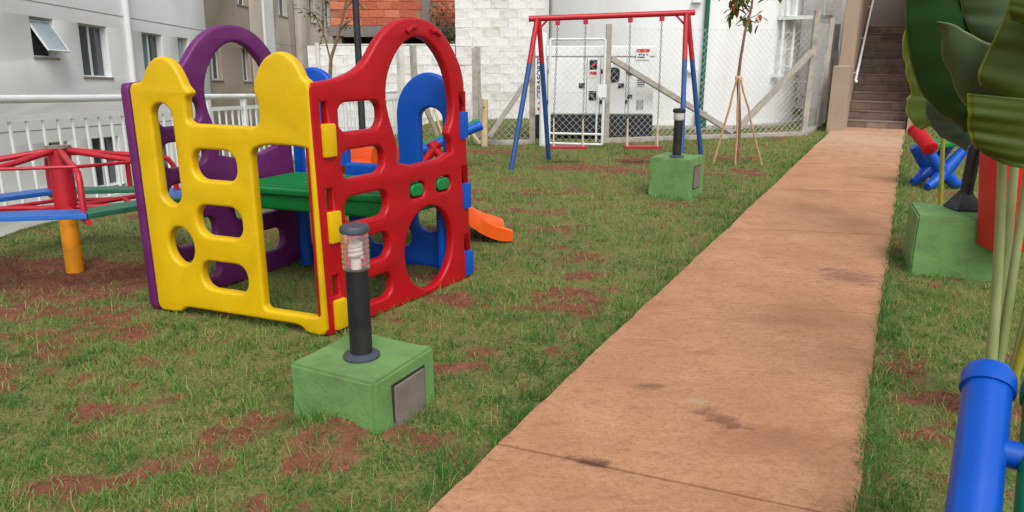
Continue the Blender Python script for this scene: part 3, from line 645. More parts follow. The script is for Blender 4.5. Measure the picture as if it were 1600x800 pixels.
# ------------------------------------------------------------------ playhouse
def make_playhouse():
    A, B, C, D = Vector((-2.164, 4.194, 0)), Vector((-1.01, 3.74, 0)), Vector((-.279, 4.863, 0)), Vector((-1.581, 5.301, 0))
    O = Vector((-1.26, 4.52, 0)); up = Vector((0, 0, 1))
    root = thing('playhouse', 'yellow red purple and blue plastic playhouse with green deck and orange slide', 'playhouse', O)
    def fr(P, Q, off=0):
        d = (Q - P).normalized(); n = d.cross(up); return frame(P - O + n * off, d, up, n), (Q - P).length
    TH = .065
    # castle mould: two turrets, tall slot, round hole, three oval holes, doorway
    castle = [(.04, .0), (.04, 1.33), (.13, 1.335), (.155, 1.37), (.185, 1.42), (.24, 1.465), (.30, 1.475), (.355, 1.455), (.395, 1.41), (.42, 1.36), (.435, 1.32), (.465, 1.295), (.465, 1.275), (.43, 1.255), (.43, 1.19), (.425, 1.12),
              (.915, 1.12), (.915, 1.26), (.895, 1.29), (.892, 1.325), (.92, 1.39), (.95, 1.44), (.99, 1.475), (1.05, 1.50), (1.10, 1.495), (1.155, 1.46), (1.19, 1.41), (1.205, 1.37), (1.24, 1.355), (1.245, .0), (1.11, .0), (1.075, .045), (.25, .045), (.215, .005)]
    slot = stad(.175, .325, .66, 1.225, .5)
    oval = lambda l, r, b, t: stad(l, r, b, t, .42)
    door = chaikin([(.84, 1.03), (1.205, 1.03), (1.205, 1.0), (1.205, .15), (1.205, .105), (1.1, .105), (.9, .105), (.835, .105), (.835, .18), (.838, .9)], 2)
    holes = [slot, oval(.43, .735, .815, .985), oval(.42, .735, .495, .675), oval(.41, .735, .18, .35), ell(.28, .42, .092, .112), door]
    M, L = fr(A, B); plate('front_panel', rnd(castle), holes, TH, .018, YEL, M, root)['label'] = 'yellow castle front panel with doorway'
    k = 1.1; inv = lambda P: [(1.37 - x * k, y * .93) for x, y in P][::-1]
    M2, L2 = fr(D, C, -.0); M2 = frame(D - O, (C - D).normalized(), up, (C - D).normalized().cross(up))
    cb = [(.04, 0), (.04, 1.2), (.06, 1.3), (.11, 1.39), (.19, 1.45), (.27, 1.475), (.34, 1.45), (.41, 1.39), (.46, 1.3), (.48, 1.2), (.475, .80)] + [(x, .80 if v == 1.12 else v) for x, v in castle[16:]]
    plate('back_panel', rnd(inv(cb)), [inv(h) for h in holes if h is not holes[1]], TH, .018, BLU, M2, root)['label'] = 'blue castle back panel behind the deck'
    # arch mould
    arch = [(.0, -.01), (0, 1.345), (.05, 1.35), (.14, 1.355), (.26, 1.375), (.35, 1.405), (.41, 1.44), (.455, 1.485), (.50, 1.54), (.565, 1.60), (.65, 1.65), (.74, 1.678), (.84, 1.688), (.94, 1.68), (1.04, 1.645), (1.135, 1.575), (1.21, 1.49), (1.265, 1.41), (1.295, 1.32), (1.305, 1.12), (1.315, .88), (1.33, .44), (1.342, .0), (1.2, -.01), (.3, .0)]
    ahole = [(.63, .84), (.645, .98), (.61, 1.07), (.575, 1.17), (.563, 1.26), (.58, 1.36), (.63, 1.45), (.70, 1.525), (.78, 1.57), (.86, 1.583), (.945, 1.565), (1.03, 1.505), (1.105, 1.42), (1.15, 1.32), (1.178, 1.2), (1.175, 1.11), (1.145, 1.045), (1.11, .995), (1.15, .965), (1.16, .85)]
    bars = [oval(.19, .515, 1.085, 1.24), oval(.195, .525, .835, .99), oval(.2, .54, .585, .735), oval(.21, .54, .335, .49), oval(.22, .545, .09, .24)]
    slots = [[(u, v), (u + .045, v), (u + .045, v + .115), (u, v + .115)] for u in (.075,) for v in (1.135, .685, .21)] + [[(1.245 + q, v), (1.285 + q, v), (1.285 + q, v + .115), (1.245 + q, v + .115)] for q, v in ((0, 1.12), (.015, .65), (.03, .185))]
    dt = [oval(.735, .875, .64, .735), oval(.985, 1.13, .64, .735)]
    circ = ell(.905, .305, .235, .265, 36)
    M, L = fr(B, C); plate('side_panel', rnd(arch), [chaikin(ahole, 1), circ] + bars + slots + dt, TH, .018, RED, M, root)['label'] = 'red side panel with open arch'
    for u0, u1, v in ((.735, .875, .6875), (.985, 1.13, .6875)):
        plate('deck_tab', oval(u0 + .012, u1 - .012, v - .038, v + .038), [], .05, .01, GRN, M @ Matrix.Translation((0, 0, .0)), root)
    for u in (.72, .94):    # moulded ridges above the arch opening
        a = M @ Vector((u + .03, 1.605 if u < .8 else 1.615, .004)); b = M @ Vector((u + .11, 1.635 if u < .8 else 1.595, .004)); MB().tube([a, (a + b) / 2 + Vector((0, 0, .01)), b], .014, 8).build('ridge', RED, root, smooth=True)
    for v in (1.055, .595, .105):
        MB().box(.065, .15, v - .085, v + .085, -.03, .022, M).build('locking_tab', YEL, root, .01, smooth=True)
    for q, v in ((0, 1.04), (.02, .575), (.035, .11)):
        MB().box(1.235 + q, 1.312 + q, v - .085, v + .085, -.03, .016, M).build('locking_tab', BLU, root, .01, smooth=True)
    # purple side: same mould, seen from inside
    d = (D - A).normalized(); n = Vector((-d.y, d.x, 0)); sc = (D - A).length / 1.342
    Mp = frame(A - O + n * .035, d * sc, up * .985, n)
    ps = [oval(.19, .515, 1.085, 1.24), oval(.195, .525, .835, .99), oval(.2, .54, .585, .735), oval(.21, .54, .335, .49), oval(.22, .545, .09, .24)]
    pf = [oval(.72, 1.16, .42, .56), oval(.72, 1.16, .14, .30)]
    plate('side_panel', rnd(arch), [chaikin(ahole, 1)] + ps + pf, TH, .018, PUR, Mp, root)['label'] = 'purple side panel with open arch'
    # deck
    P = lambda f, g: (A + (D - A) * f) * (1 - g) + (B + (C - B) * f) * g - O
    f0, f1 = .47, .955
    q = [P(f0, .045), P(f0, .955), P(f1, .955), P(f1, .045)]
    MB().prism([(v.x, v.y) for v in q], .53, .635).build('deck', GRN, root, .02, 3, smooth=True)
    lip = [P(f0 - .015, .05), P(f0 - .015, .95), P(f1, .95), P(f1, .05)]
    MB().prism([(v.x, v.y) for v in lip], .63, .672).build('deck_top', GRN, root, .012, 3, smooth=True)
    for i in range(7):
        f = f0 + .05 + i * .062; a, b = P(f, .09), P(f, .9); a.z = b.z = .673; MB().bar(a, b, .035, .012).build('deck_rib', GRN, root, .004)
    for f, g in ((.92, .1), (.92, .9)):
        v = P(f, g); MB().tube([(v.x, v.y, .0), (v.x, v.y, .535)], .04, 12).build('deck_leg', BLU, root, smooth=True)
    # slide
    cl = [(-1.13, 5.22, .70), (-1.05, 5.38, .695), (-.95, 5.56, .64), (-.81, 5.72, .52), (-.62, 5.86, .36), (-.42, 5.95, .21), (-.24, 6.0, .10), (-.09, 6.03, .055), (-.04, 6.04, .04)]
    cs = [(-.235, .13), (-.225, .16), (-.195, .165), (-.17, .14), (-.155, .04), (-.12, .012), (-.06, .0), (-.055, .014), (-.02, .014), (-.015, .0), (.015, .0), (.02, .014), (.055, .014), (.06, .0), (.12, .012), (.155, .04), (.17, .14), (.195, .165), (.225, .16), (.235, .13), (.235, -.05), (-.235, -.05)]
    cl = [Vector(p) for p in cl]; fine = []
    for i in range(len(cl) - 1):
        p0, p1, p2, p3 = cl[max(i - 1, 0)], cl[i], cl[i + 1], cl[min(i + 2, len(cl) - 1)]
        for j in range(4):
            u = j / 4; fine.append(.5 * ((2 * p1) + (p2 - p0) * u + (2 * p0 - 5 * p1 + 4 * p2 - p3) * u * u + (3 * p1 - p0 - 3 * p2 + p3) * u ** 3))
    fine.append(cl[-1]); v = []; f = []; n_ = len(cs)
    for i, p in enumerate(fine):
        t_ = (fine[min(i + 1, len(fine) - 1)] - fine[max(i - 1, 0)]); th = Vector((t_.x, t_.y, 0)).normalized(); sd_ = th.cross(up)
        k_ = min(1, .35 + .65 * max(0, p.z - .04) / .3)
        for s, h in cs: v.append(p + sd_ * s + up * (h * k_ if h > 0 else max(h, .01 - p.z)) - O)
    for i in range(len(fine) - 1):
        for kk in range(n_): f.append((i * n_ + kk, i * n_ + (kk + 1) % n_, (i + 1) * n_ + (kk + 1) % n_, (i + 1) * n_ + kk))
    f.append(tuple(range(n_ - 1, -1, -1))); f.append(tuple((len(fine) - 1) * n_ + kk for kk in range(n_)))
    MB().add(v, f).build('slide', ORA, root, smooth=True)
make_playhouse()

# ------------------------------------------------------------------ merry-go-round
def make_merry():
    root = thing('merry_go_round', 'red steel merry-go-round with blue and green bench seats on a yellow post', 'merry-go-round', (-3.078, 4.97, 0), (R(-3.2), 0, R(8.4)))
    DB = mat('blue_bench_paint', (36, 104, 190), .45, .08, 8, .08, 60, (70, 90, 120), .4, 8); DG = mat('green_bench_paint', (44, 112, 84), .5, .08, 8, .08, 60, (80, 100, 80), .4, 8)
    MB().lathe([(.058, -.25), (.058, .42)], n=20).build('post', YELP, root, smooth=True)
    MB().lathe([(.072, .40), (.072, .86)], n=24).build('hub', REDP, root, smooth=True)
    MB().lathe([(.078, .865), (.078, .885), (.0, .89)], n=24).build('hub_cap', PLATE, root, smooth=True)
    N = 6; rr = .74; zs = .50
    dirv = lambda a: Vector((math.cos(a), math.sin(a), 0)); Z = lambda z: Vector((0, 0, z))
    for k in range(8):
        u = dirv(R(-60 + 45 * k)); w = dirv(R(-15 + 45 * k))
        pts = [u * .07 + Z(.85), u * .4 + Z(.80), u * (rr * .84) + Z(.775), u * (rr * .93) + Z(.755), u * (rr * .975) + Z(.70), u * (rr * .98) + Z(zs + .01)]
        MB().tube(pts, .019, 10).build('arm', REDP, root, smooth=True)
        MB().tube([u * (rr * .88) + Z(.785), w * (rr * .88) + Z(.785)], .011, 8).build('ring_bar', REDP, root, smooth=True)
    for k in range(N):
        u = dirv(2 * math.pi * k / N); w = dirv(2 * math.pi * (k + 1) / N)
        MB().tube([u * .07 + Z(.46), u * (rr + .12) + Z(zs - .035)], .018, 8).build('spoke', REDP, root, smooth=True)
        MB().tube([u * (rr * .62) + Z(zs - .04), w * (rr * .62) + Z(zs - .04)], .014, 8).build('tie_bar', REDP, root, smooth=True)
        q = [u * (rr - .14), w * (rr - .14), w * (rr + .12), u * (rr + .12)]; mid = (q[0] + q[1] + q[2] + q[3]) / 4; q = [mid + (p - mid) * .985 for p in q]
        MB().prism([(p.x, p.y) for p in q], zs - .015, zs + .018).build('seat', DG if k % 2 else DB, root, .006)
make_merry()

# ------------------------------------------------------------------ swings
def make_swings():
    a, b = Vector((.27, 10.12, 1.91)), Vector((2.36, 10.22, 1.99)); O = Vector((1.3, 10.15, 0))
    root = thing('swing_set', 'red and blue steel swing frame with two splayed leg pairs', 'swing set', O)
    ax = (b - a).normalized(); MB().tube([a - ax * .05 - O, b + ax * .05 - O], .038, 14).build('top_bar', REDP, root, smooth=True)
    feet = [(a + ax * .06, Vector((-.02, 9.64, -.05))), (a + ax * .08, Vector((.535, 10.62, -.05))), (b - ax * .06, Vector((2.22, 9.62, -.05))), (b - ax * .04, Vector((2.69, 10.40, -.05)))]
    for t, f in feet:
        m = t + (f - t) * .29; MB().tube([t - O, m - O], .034, 12).build('leg_top', REDP, root, smooth=True); MB().tube([m - O, f - O], .0335, 12).build('leg', BLUP, root, smooth=True)
    for e, s in ((a, 1), (b, -1)): MB().tube([e + ax * (s * .08) + Vector((0, 0, -.14)) - O, e + ax * (s * .2) + Vector((0, 0, -.02)) - O], .014, 8).build('gusset', REDP, root)
    SEAT = mat('red_seat_paint', (158, 40, 48), .5, .1, 9, .1, 60, (110, 50, 45), .5, 9)
    for lab, x0, x1, s0, s1 in (('left swing with a red plank seat hanging in front of the gate', .60, .97, .53, 1.03), ('right swing with a red plank seat hanging beside the green plinth', 1.56, 1.98, 1.54, 2.05)):
        f = lambda x: a + (b - a) * ((x - a.x) / (b.x - a.x)); zz = .23; mid = Vector(((s0 + s1) / 2, 10.17, zz))
        t = thing('swing', lab, 'swing', mid, group='swings hanging from the red bar')
        MB().box(-(s1 - s0) / 2, (s1 - s0) / 2, -.09, .09, -.018, .018).build('seat', SEAT, t, .008)
        for x, s in ((x0, s0 + .04), (x1, s1 - .06)):
            top = f(x) + Vector((0, 0, -.035)); MB().box(-.03, .03, -.022, .022, -.06, .0).build('hanger', REDP, t, .005, M=Matrix.Translation(top - mid))
            p0 = top + Vector((0, 0, -.06)); p1 = Vector((s, 10.17, zz + .38)); n = 38; mb = MB()
            dd = p1 - p0; L = dd.length / n
            for k in range(n):
                c0 = p0 + dd * (k / n); c1 = p0 + dd * ((k + 1.15) / n); u = Vector((1, 0, 0)) if k % 2 else Vector((0, 1, 0))
                loop = [c0, c0 * .8 + c1 * .2 + u * .011, c0 * .2 + c1 * .8 + u * .011, c1, c0 * .2 + c1 * .8 - u * .011, c0 * .8 + c1 * .2 - u * .011, c0]
                mb.tube([q - mid for q in loop], .0038, 4, False)
            mb.build('chain', STEEL, t)
            for y in (-.07, .07): MB().tube([p1 - mid, Vector((s, 10.17 + y, zz + .015)) - mid], .009, 6).build('hanger_rod', ROPE, t)
make_swings()

# ------------------------------------------------------------------ green plinths, bollard lights, litter bin
def plinth(corner, u, w, d, h, label, plate_at=None, jag=0):
    u = Vector((*u, 0)).normalized(); v = Vector((-u.y, u.x, 0)); c = Vector((*corner, 0)); mid = c + u * (w / 2) + v * (d / 2)
    t = thing('concrete_plinth', label, 'plinth', mid, (0, 0, math.atan2(u.y, u.x)), 'green painted concrete plinths')
    bm = bmesh.new(); bmesh.ops.create_cube(bm, size=1); bmesh.ops.scale(bm, vec=(w, d, h + .12), verts=bm.verts); bmesh.ops.translate(bm, vec=(0, 0, (h - .12) / 2), verts=bm.verts)
    bmesh.ops.bevel(bm, geom=list(bm.edges), offset=.012, segments=2, affect='EDGES'); bmesh.ops.subdivide_edges(bm, edges=[e for e in bm.edges if e.calc_length() > .1], cuts=9, use_grid_fill=True)
    r = random.Random(label)
    for q in bm.verts:
        p = q.co; e = (vnoise(np.array([p.x * 9 + 3]), np.array([p.y * 9 + p.z * 7]), 5)[0] - .5) * .012; q.co += q.normal * e
    me = bpy.data.meshes.new('block'); bm.to_mesh(me); bm.free(); me.polygons.foreach_set('use_smooth', [True] * len(me.polygons)); me.set_sharp_from_angle(angle=R(50)); me.materials.append(GREENC); ob('block', me, t)
    if plate_at:
        x0, x1, z0, z1 = plate_at        # hatch on the +x side
        MB().box(w / 2 - .01, w / 2 + .012, x0, x1, z0, z1).build('cover_plate', PLATE, t, .003)
        rim = MB()
        for y0, y1, q0, q1 in ((x0 - .012, x1 + .012, z0 - .012, z0 - .001), (x0 - .012, x1 + .012, z1 + .001, z1 + .012), (x0 - .012, x0 - .001, z0, z1), (x1 + .001, x1 + .012, z0, z1)): rim.box(w / 2 - .01, w / 2 + .004, y0, y1, q0, q1)
        rim.build('hatch_gap', mat('hatch_shadow_gap', (44, 48, 38), .9, .2), t)
    return t
# nearest: corners measured on its top
plinth((-.93, 2.83), (.39, -.20), .438, .43, .25, 'big near green plinth with a metal hatch plate', (-.09, .12, -.02, .185))
plinth((1.46, 7.81), (.37, -.24), .441, .47, .42, 'green plinth in front of the swings with a side hatch', (-.08, .1, .1, .32))
plinth((2.78, 4.93), (.93, -.37), .62, .48, .42, 'green plinth right of the path under the litter bin')
def light(loc, label, s=1.0, globe=False):
    t = thing('garden_light', label, 'garden light', loc, group='bollard lights on green plinths')
    MB().lathe([(.078, 0), (.078, .008), (.06, .016), (.05, .02)], n=28).build('base_flange', GREYPL, t, smooth=True)
    MB().lathe([(.047, .015), (.047, .385)], n=24).build('post', BLACKP, t, smooth=True)
    if globe:
        MB().lathe([(.05, .386), (.056, .395), (.056, .455), (.05, .462)], n=24).build('lens', mat('milky_lens', (206, 202, 196), .35, .05, 6, c2=(160, 150, 140), c2amt=.5), t, smooth=True)
        MB().lathe([(.06, .463), (.066, .47), (.066, .495), (.05, .505), (0, .507)], n=24).build('cap', BLACKP, t, smooth=True)
    else:
        pr = [(.05, .386)]
        for k in range(7): z = .39 + k * .021; pr += [(.054, z), (.0575, z + .006), (.0575, z + .012), (.054, z + .018)]
        pr += [(.052, .54)]
        prof = pr + [(r - .004, z) for r, z in pr[::-1]] + [pr[0]]
        MB().lathe(prof, n=32, closed=False).build('lens', LENS, t, smooth=True)
        W = mat('lamp_tube_white', (236, 232, 226), .3, .02)
        MB().lathe([(.022, .386), (.022, .42), (.018, .43)], n=16).build('bulb_socket', W, t, smooth=True)
        hel = [(.024 * math.cos(k * .5), .024 * math.sin(k * .5), .437 + k * .00145) for k in range(44)]
        MB().tube(hel, .0085, 8).build('bulb', W, t, smooth=True)
        MB().lathe([(.056, .541), (.06, .545), (.06, .562), (.054, .57), (0, .573)], n=28).build('cap', GREYPL, t, smooth=True)
light((-.64, 2.905, .251), 'near black bollard light with clear lens and spiral bulb on the near plinth')
light((1.745, 7.80, .421), 'far black bollard light with milky white lens before the swing', globe=True)
def make_bin():
    t = thing('litter_bin', 'red tapered litter bin on a black post above the right plinth', 'bin', (3.2, 5.12, .421))
    MB().tube([(0, 0, .02), (.03, 0, .9)], .042, 14).build('post', BLACKP, t, smooth=True)
    MB().lathe([(.13, 0), (.13, .012), (.055, .11), (.045, .13)], n=4).build('foot', BLACKP, t, M=Matrix.Rotation(R(45), 4, 'Z'))
    def tap(z, w, d): return [(-w, -d, z), (w, -d, z), (w, d, z), (-w, d, z)]
    v = tap(-.10, .13, .10) + tap(.62, .20, .15) + tap(.62, .18, .13) + tap(-.07, .11, .08)
    f = [(3, 2, 1, 0), (0, 1, 5, 4), (1, 2, 6, 5), (2, 3, 7, 6), (3, 0, 4, 7), (4, 5, 9, 8), (5, 6, 10, 9), (6, 7, 11, 10), (7, 4, 8, 11), (8, 9, 13, 12), (9, 10, 14, 13), (10, 11, 15, 14), (11, 8, 12, 15), (12, 13, 14, 15)]
    b = MB().add(v, f).build('bucket', mat('red_bin_plastic', (206, 22, 30), .38, .05, 5, .04, 60, (150, 30, 30), .3, 5), t, .012, 3, smooth=True, M=Matrix.Translation((.045, -.44, -.07)))
    MB().box(.0, .06, -.31, .02, .42, .46).build('bracket', BLACKP, t, M=Matrix.Translation((.0, 0, 0)))
make_bin()

# ------------------------------------------------------------------ plastic rocking seesaws
def octa(mb, a, b, r): return mb.tube([a, b], r, 8)
def seesaw(name_label, loc, rz, tilt, c1, c2, cl, gap=.13, seats=True, sides=16):
    t = thing('plastic_seesaw', name_label, 'seesaw', loc, (0, 0, rz), 'plastic seesaws around the yard')
    T = Matrix.Translation((0, 0, .36)) @ Matrix.Rotation(tilt, 4, 'Y'); L = .62
    for y, m in ((-gap, c1), (gap, c2)):
        mb = MB().tube([T @ Vector((-L, y, 0)), T @ Vector((L, y, 0))], .062, sides); o = mb.build('beam', m, t, .02 if sides == 8 else 0, 3, smooth=True)
        for s in (-1, 1): 
            e = [T @ Vector((s * (L - .02), y, 0)), T @ Vector((s * (L + .025), y, 0)), T @ Vector((s * (L + .045), y, 0)), T @ Vector((s * (L + .052), y, 0))]; MB().tube(e, [.066, .066, .058, .034], 20).build('end_cap', m, o, smooth=True)
    for x in (-.42, .0, .42): MB().tube([T @ Vector((x, -gap, 0)), T @ Vector((x, gap, 0))], .035, 10).build('crossbar', cl, t, smooth=True)
    for s in ((-1, 1) if seats else ()):
        se = T @ Vector((s * .3, 0, .06)); MB().box(-.11, .11, -.12, .12, -.025, .025, Matrix.Translation(se) @ Matrix.Rotation(tilt, 4, 'Y')).build('seat', RED if c2 is not RED else GRN, t, .015, 3, smooth=True)
    for y in (-.17, .17):
        for s in (-1, 1):
            MB().tube([(-s * .06, y, .40), (s * .05, y, .26), (s * .17, y * 1.1, .10), (s * .26, y * 1.1, .035), (s * .34, y * 1.1, .03)], [.05, .055, .05, .045, .036], 12).build('leg', cl, t, smooth=True)
    return t
seesaw('near plastic seesaw with a blue beam end filling the bottom right corner', (1.062, 1.337, -.05), R(57.8), R(-31), GRN, BLU, BLU, .069, False, 8)
def make_rocker():
    O = Vector((4.85, 8.3, 0)); t = thing('plastic_rocker', 'small ride-on rocker with red handle tube and blue crossed legs right of the path', 'rocker', O)
    a, b = Vector((4.60, 8.12, .47)), Vector((4.57, 8.42, .64)); d = (b - a).normalized()
    h = MB().tube([a - O, b - O], .078, 20).build('handle_tube', RED, t, smooth=True)
    for e, sg in ((a, -1), (b, 1)): MB().tube([e - O - d * sg * .02, e + d * sg * .012 - O, e + d * sg * .022 - O], [.084, .084, .07], 20).build('end_cap', RED, h, smooth=True)
    for yy in (0, .3):
        for pts in (((4.62, 8.2, .44), (4.72, 8.2, .32), (4.84, 8.2, .2), (4.98, 8.22, .07), (5.08, 8.24, .05)), ((5.04, 8.2, .46), (4.95, 8.2, .34), (4.84, 8.2, .2), (4.73, 8.16, .09), (4.62, 8.1, .045))):
            MB().tube([Vector(q) + Vector((0, yy, 0)) - O for q in pts], [.05, .065, .085, .06, .042], 12).build('leg', BLU, t, smooth=True)
    MB().box(-.2, .2, -.14, .16, -.035, .035).build('seat', GRN, t, .02, 3, smooth=True, M=Matrix.Translation(Vector((4.88, 8.36, .5)) - O) @ Matrix.Rotation(R(-8), 4, 'Y'))
    MB().box(-.03, .03, -.14, .16, 0, .22).build('backrest', RED, t, .015, 3, smooth=True, M=Matrix.Translation(Vector((5.1, 8.36, .5)) - O))
make_rocker()
seesaw('plastic seesaw with a raised blue beam end behind the playhouse', (-1.02, 9.6, -.02), R(8), R(-22), BLU, GRN, RED)

# ------------------------------------------------------------------ street lamp
t = thing('street_lamp', 'tall black lamp post rising behind the playhouse', 'lamp post', (-1.56, 7.75, -.1))
MB().lathe([(.11, 0), (.11, .02), (.05, .06), (.036, .1), (.033, 3.9)], n=18).build('pole', BLACKP, t, smooth=True)
MB().tube([(0, 0, 3.88), (.02, -.1, 3.98), (.05, -.35, 4.02)], .025, 10).build('arm', BLACKP, t, smooth=True); MB().box(-.1, .15, -.75, -.33, 3.99, 4.05).build('lamp_head', BLACKP, t, .015)

# ------------------------------------------------------------------ plants
def leaf_mat(name, c, c2, edge):
    m = bpy.data.materials.new(name); m.use_nodes = True; n = m.node_tree.nodes; l = m.node_tree.links; p = n['Principled BSDF']
    uv = n.new('ShaderNodeUVMap'); sx = n.new('ShaderNodeSeparateXYZ'); l.new(uv.outputs[0], sx.inputs[0])
    ab = n.new('ShaderNodeMath'); ab.operation = 'SUBTRACT'; l.new(sx.outputs[1], ab.inputs[0]); ab.inputs[1].default_value = .5
    a2 = n.new('ShaderNodeMath'); a2.operation = 'ABSOLUTE'; l.new(ab.outputs[0], a2.inputs[0])
    ma = n.new('ShaderNodeMath'); ma.operation = 'MULTIPLY_ADD'; l.new(a2.outputs[0], ma.inputs[0]); ma.inputs[1].default_value = -.25; l.new(sx.outputs[0], ma.inputs[2])
    cb = n.new('ShaderNodeCombineXYZ'); l.new(ma.outputs[0], cb.inputs[0])
    w = n.new('ShaderNodeTexNoise'); w.noise_dimensions = '3D'; w.inputs['Scale'].default_value = 42; w.inputs['Detail'].default_value = 3; l.new(cb.outputs[0], w.inputs[0])
    tc = n.new('ShaderNodeTexCoord'); nz = n.new('ShaderNodeTexNoise'); nz.inputs['Scale'].default_value = 7; nz.inputs['Detail'].default_value = 5; l.new(tc.outputs['Object'], nz.inputs[0])
    r = n.new('ShaderNodeMix'); r.data_type = 'RGBA'; r.inputs[6].default_value = (*lin(c), 1); r.inputs[7].default_value = (*lin(c2), 1)
    mm = n.new('ShaderNodeMath'); mm.operation = 'MULTIPLY_ADD'; l.new(w.outputs[0], mm.inputs[0]); mm.inputs[1].default_value = .7; 
    m3 = n.new('ShaderNodeMath'); m3.operation = 'MULTIPLY_ADD'; l.new(nz.outputs[0], m3.inputs[0]); m3.inputs[1].default_value = .6; m3.inputs[2].default_value = -.2; l.new(m3.outputs[0], mm.inputs[2]); l.new(mm.outputs[0], r.inputs[0])
    er = n.new('ShaderNodeMapRange'); er.inputs[1].default_value = .482; er.inputs[2].default_value = .497; l.new(a2.outputs[0], er.inputs[0])
    mr = n.new('ShaderNodeMapRange'); mr.inputs[1].default_value = .018; mr.inputs[2].default_value = .008; l.new(a2.outputs[0], mr.inputs[0])
    mx = n.new('ShaderNodeMath'); mx.operation = 'MAXIMUM'; l.new(er.outputs[0], mx.inputs[0]); l.new(mr.outputs[0], mx.inputs[1])
    e = n.new('ShaderNodeMix'); e.data_type = 'RGBA'; l.new(mx.outputs[0], e.inputs[0]); l.new(r.outputs[2], e.inputs[6]); e.inputs[7].default_value = (*lin(edge), 1)
    l.new(e.outputs[2], p.inputs['Base Color']); p.inputs['Roughness'].default_value = .5; p.inputs['Specular IOR Level'].default_value = .35
    b = n.new('ShaderNodeBump'); b.inputs['Strength'].default_value = .22; b.inputs['Distance'].default_value = .003; l.new(w.outputs[0], b.inputs['Height']); l.new(b.outputs[0], p.inputs['Normal'])
    t = n.new('ShaderNodeBsdfTranslucent'); l.new(e.outputs[2], t.inputs[0]); ms = n.new('ShaderNodeMixShader'); ms.inputs[0].default_value = .22
    l.new(p.outputs[0], ms.inputs[1]); l.new(t.outputs[0], ms.inputs[2]); l.new(ms.outputs[0], n['Material Output'].inputs[0])
    return m
LDK = leaf_mat('dark_green_leaf', (28, 66, 24), (42, 84, 34), (112, 130, 54)); LOL = leaf_mat('olive_leaf', (64, 80, 16), (80, 96, 24), (142, 146, 36)); LGY = leaf_mat('grey_green_leaf', (76, 96, 62), (92, 110, 76), (134, 144, 84)); LBG = leaf_mat('blue_grey_leaf', (72, 98, 86), (88, 114, 100), (130, 150, 120))
def big_leaf(parent, O, base, ctrl, tip, hw, face, m, fold=.12, blunt=.55, tear=0, seed=0, wav=.012, asym=1.0):
    """broad strap leaf: midrib curve, blade both sides, ripples and split edges"""
    base, ctrl, tip, face = Vector(base), Vector(ctrl), Vector(tip), Vector(face).normalized(); NU, NV = 44, 14; v = []; uv = []; f = []; r = random.Random(seed)
    ph = r.uniform(0, 9)
    cuts = sorted(r.uniform(.2, .9) for _ in range(tear)) ; side_of = [r.choice((-1, 1)) for _ in cuts]
    for i in range(NU + 1):
        t = i / NU; p = base * (1 - t) ** 2 + ctrl * 2 * t * (1 - t) + tip * t * t; tg = ((ctrl - base) * (1 - t) + (tip - ctrl) * t).normalized()
        sd_ = tg.cross(face).normalized(); nr = sd_.cross(tg).normalized()
        prof = max(0, math.sin(math.pi * min(1, t * .96 + .03))) ** blunt * (1 - .25 * t)
        for j in range(NV + 1):
            s = j / NV * 2 - 1; q = abs(s); w_ = hw * prof * (1 if s > 0 else asym)
            for c_, sgn in zip(cuts, side_of):
                if sgn * s > 0: w_ *= 1 - .35 * math.exp(-((t - c_) / .012) ** 2) * q
            off = fold * hw * (q ** 1.6) + wav * math.sin(t * 17 + ph + s * 2) * q * q + .5 * wav * math.sin(t * 41 + ph * 2) * q ** 3
            v.append(p + sd_ * (s * w_) + nr * off - O); uv.append((t, j / NV))
    for i in range(NU):
        for j in range(NV): f.append((i * (NV + 1) + j, i * (NV + 1) + j + 1, (i + 1) * (NV + 1) + j + 1, (i + 1) * (NV + 1) + j))
    me = bpy.data.meshes.new('leaf'); me.from_pydata(v, [], f); ul = me.uv_layers.new(name='UVMap')
    for lp in me.loops: ul.data[lp.index].uv = uv[lp.vertex_index]
    me.polygons.foreach_set('use_smooth', [True] * len(me.polygons)); me.materials.append(m); o = ob('leaf', me, parent)
    mod = o.modifiers.new('thickness', 'SOLIDIFY'); mod.thickness = .0015
    n = 12; mb = MB(); pts = [base * (1 - t) ** 2 + ctrl * 2 * t * (1 - t) + tip * t * t - O - face * .003 for t in [k / n * .97 for k in range(n + 1)]]
    mb.tube(pts, [.008 * (1 - .85 * k / n) for k in range(n + 1)], 6); mb.build('midrib', m, o, smooth=True); return o
STEM = mat('leaf_stalk', (150, 160, 110), .5, .1, 6, .05, 40, (100, 120, 50), .7, 6, streak=True); STEMY = mat('yellow_leaf_stalk', (150, 146, 50), .5, .1, 6, .05, 40, (96, 110, 40), .6, 6)
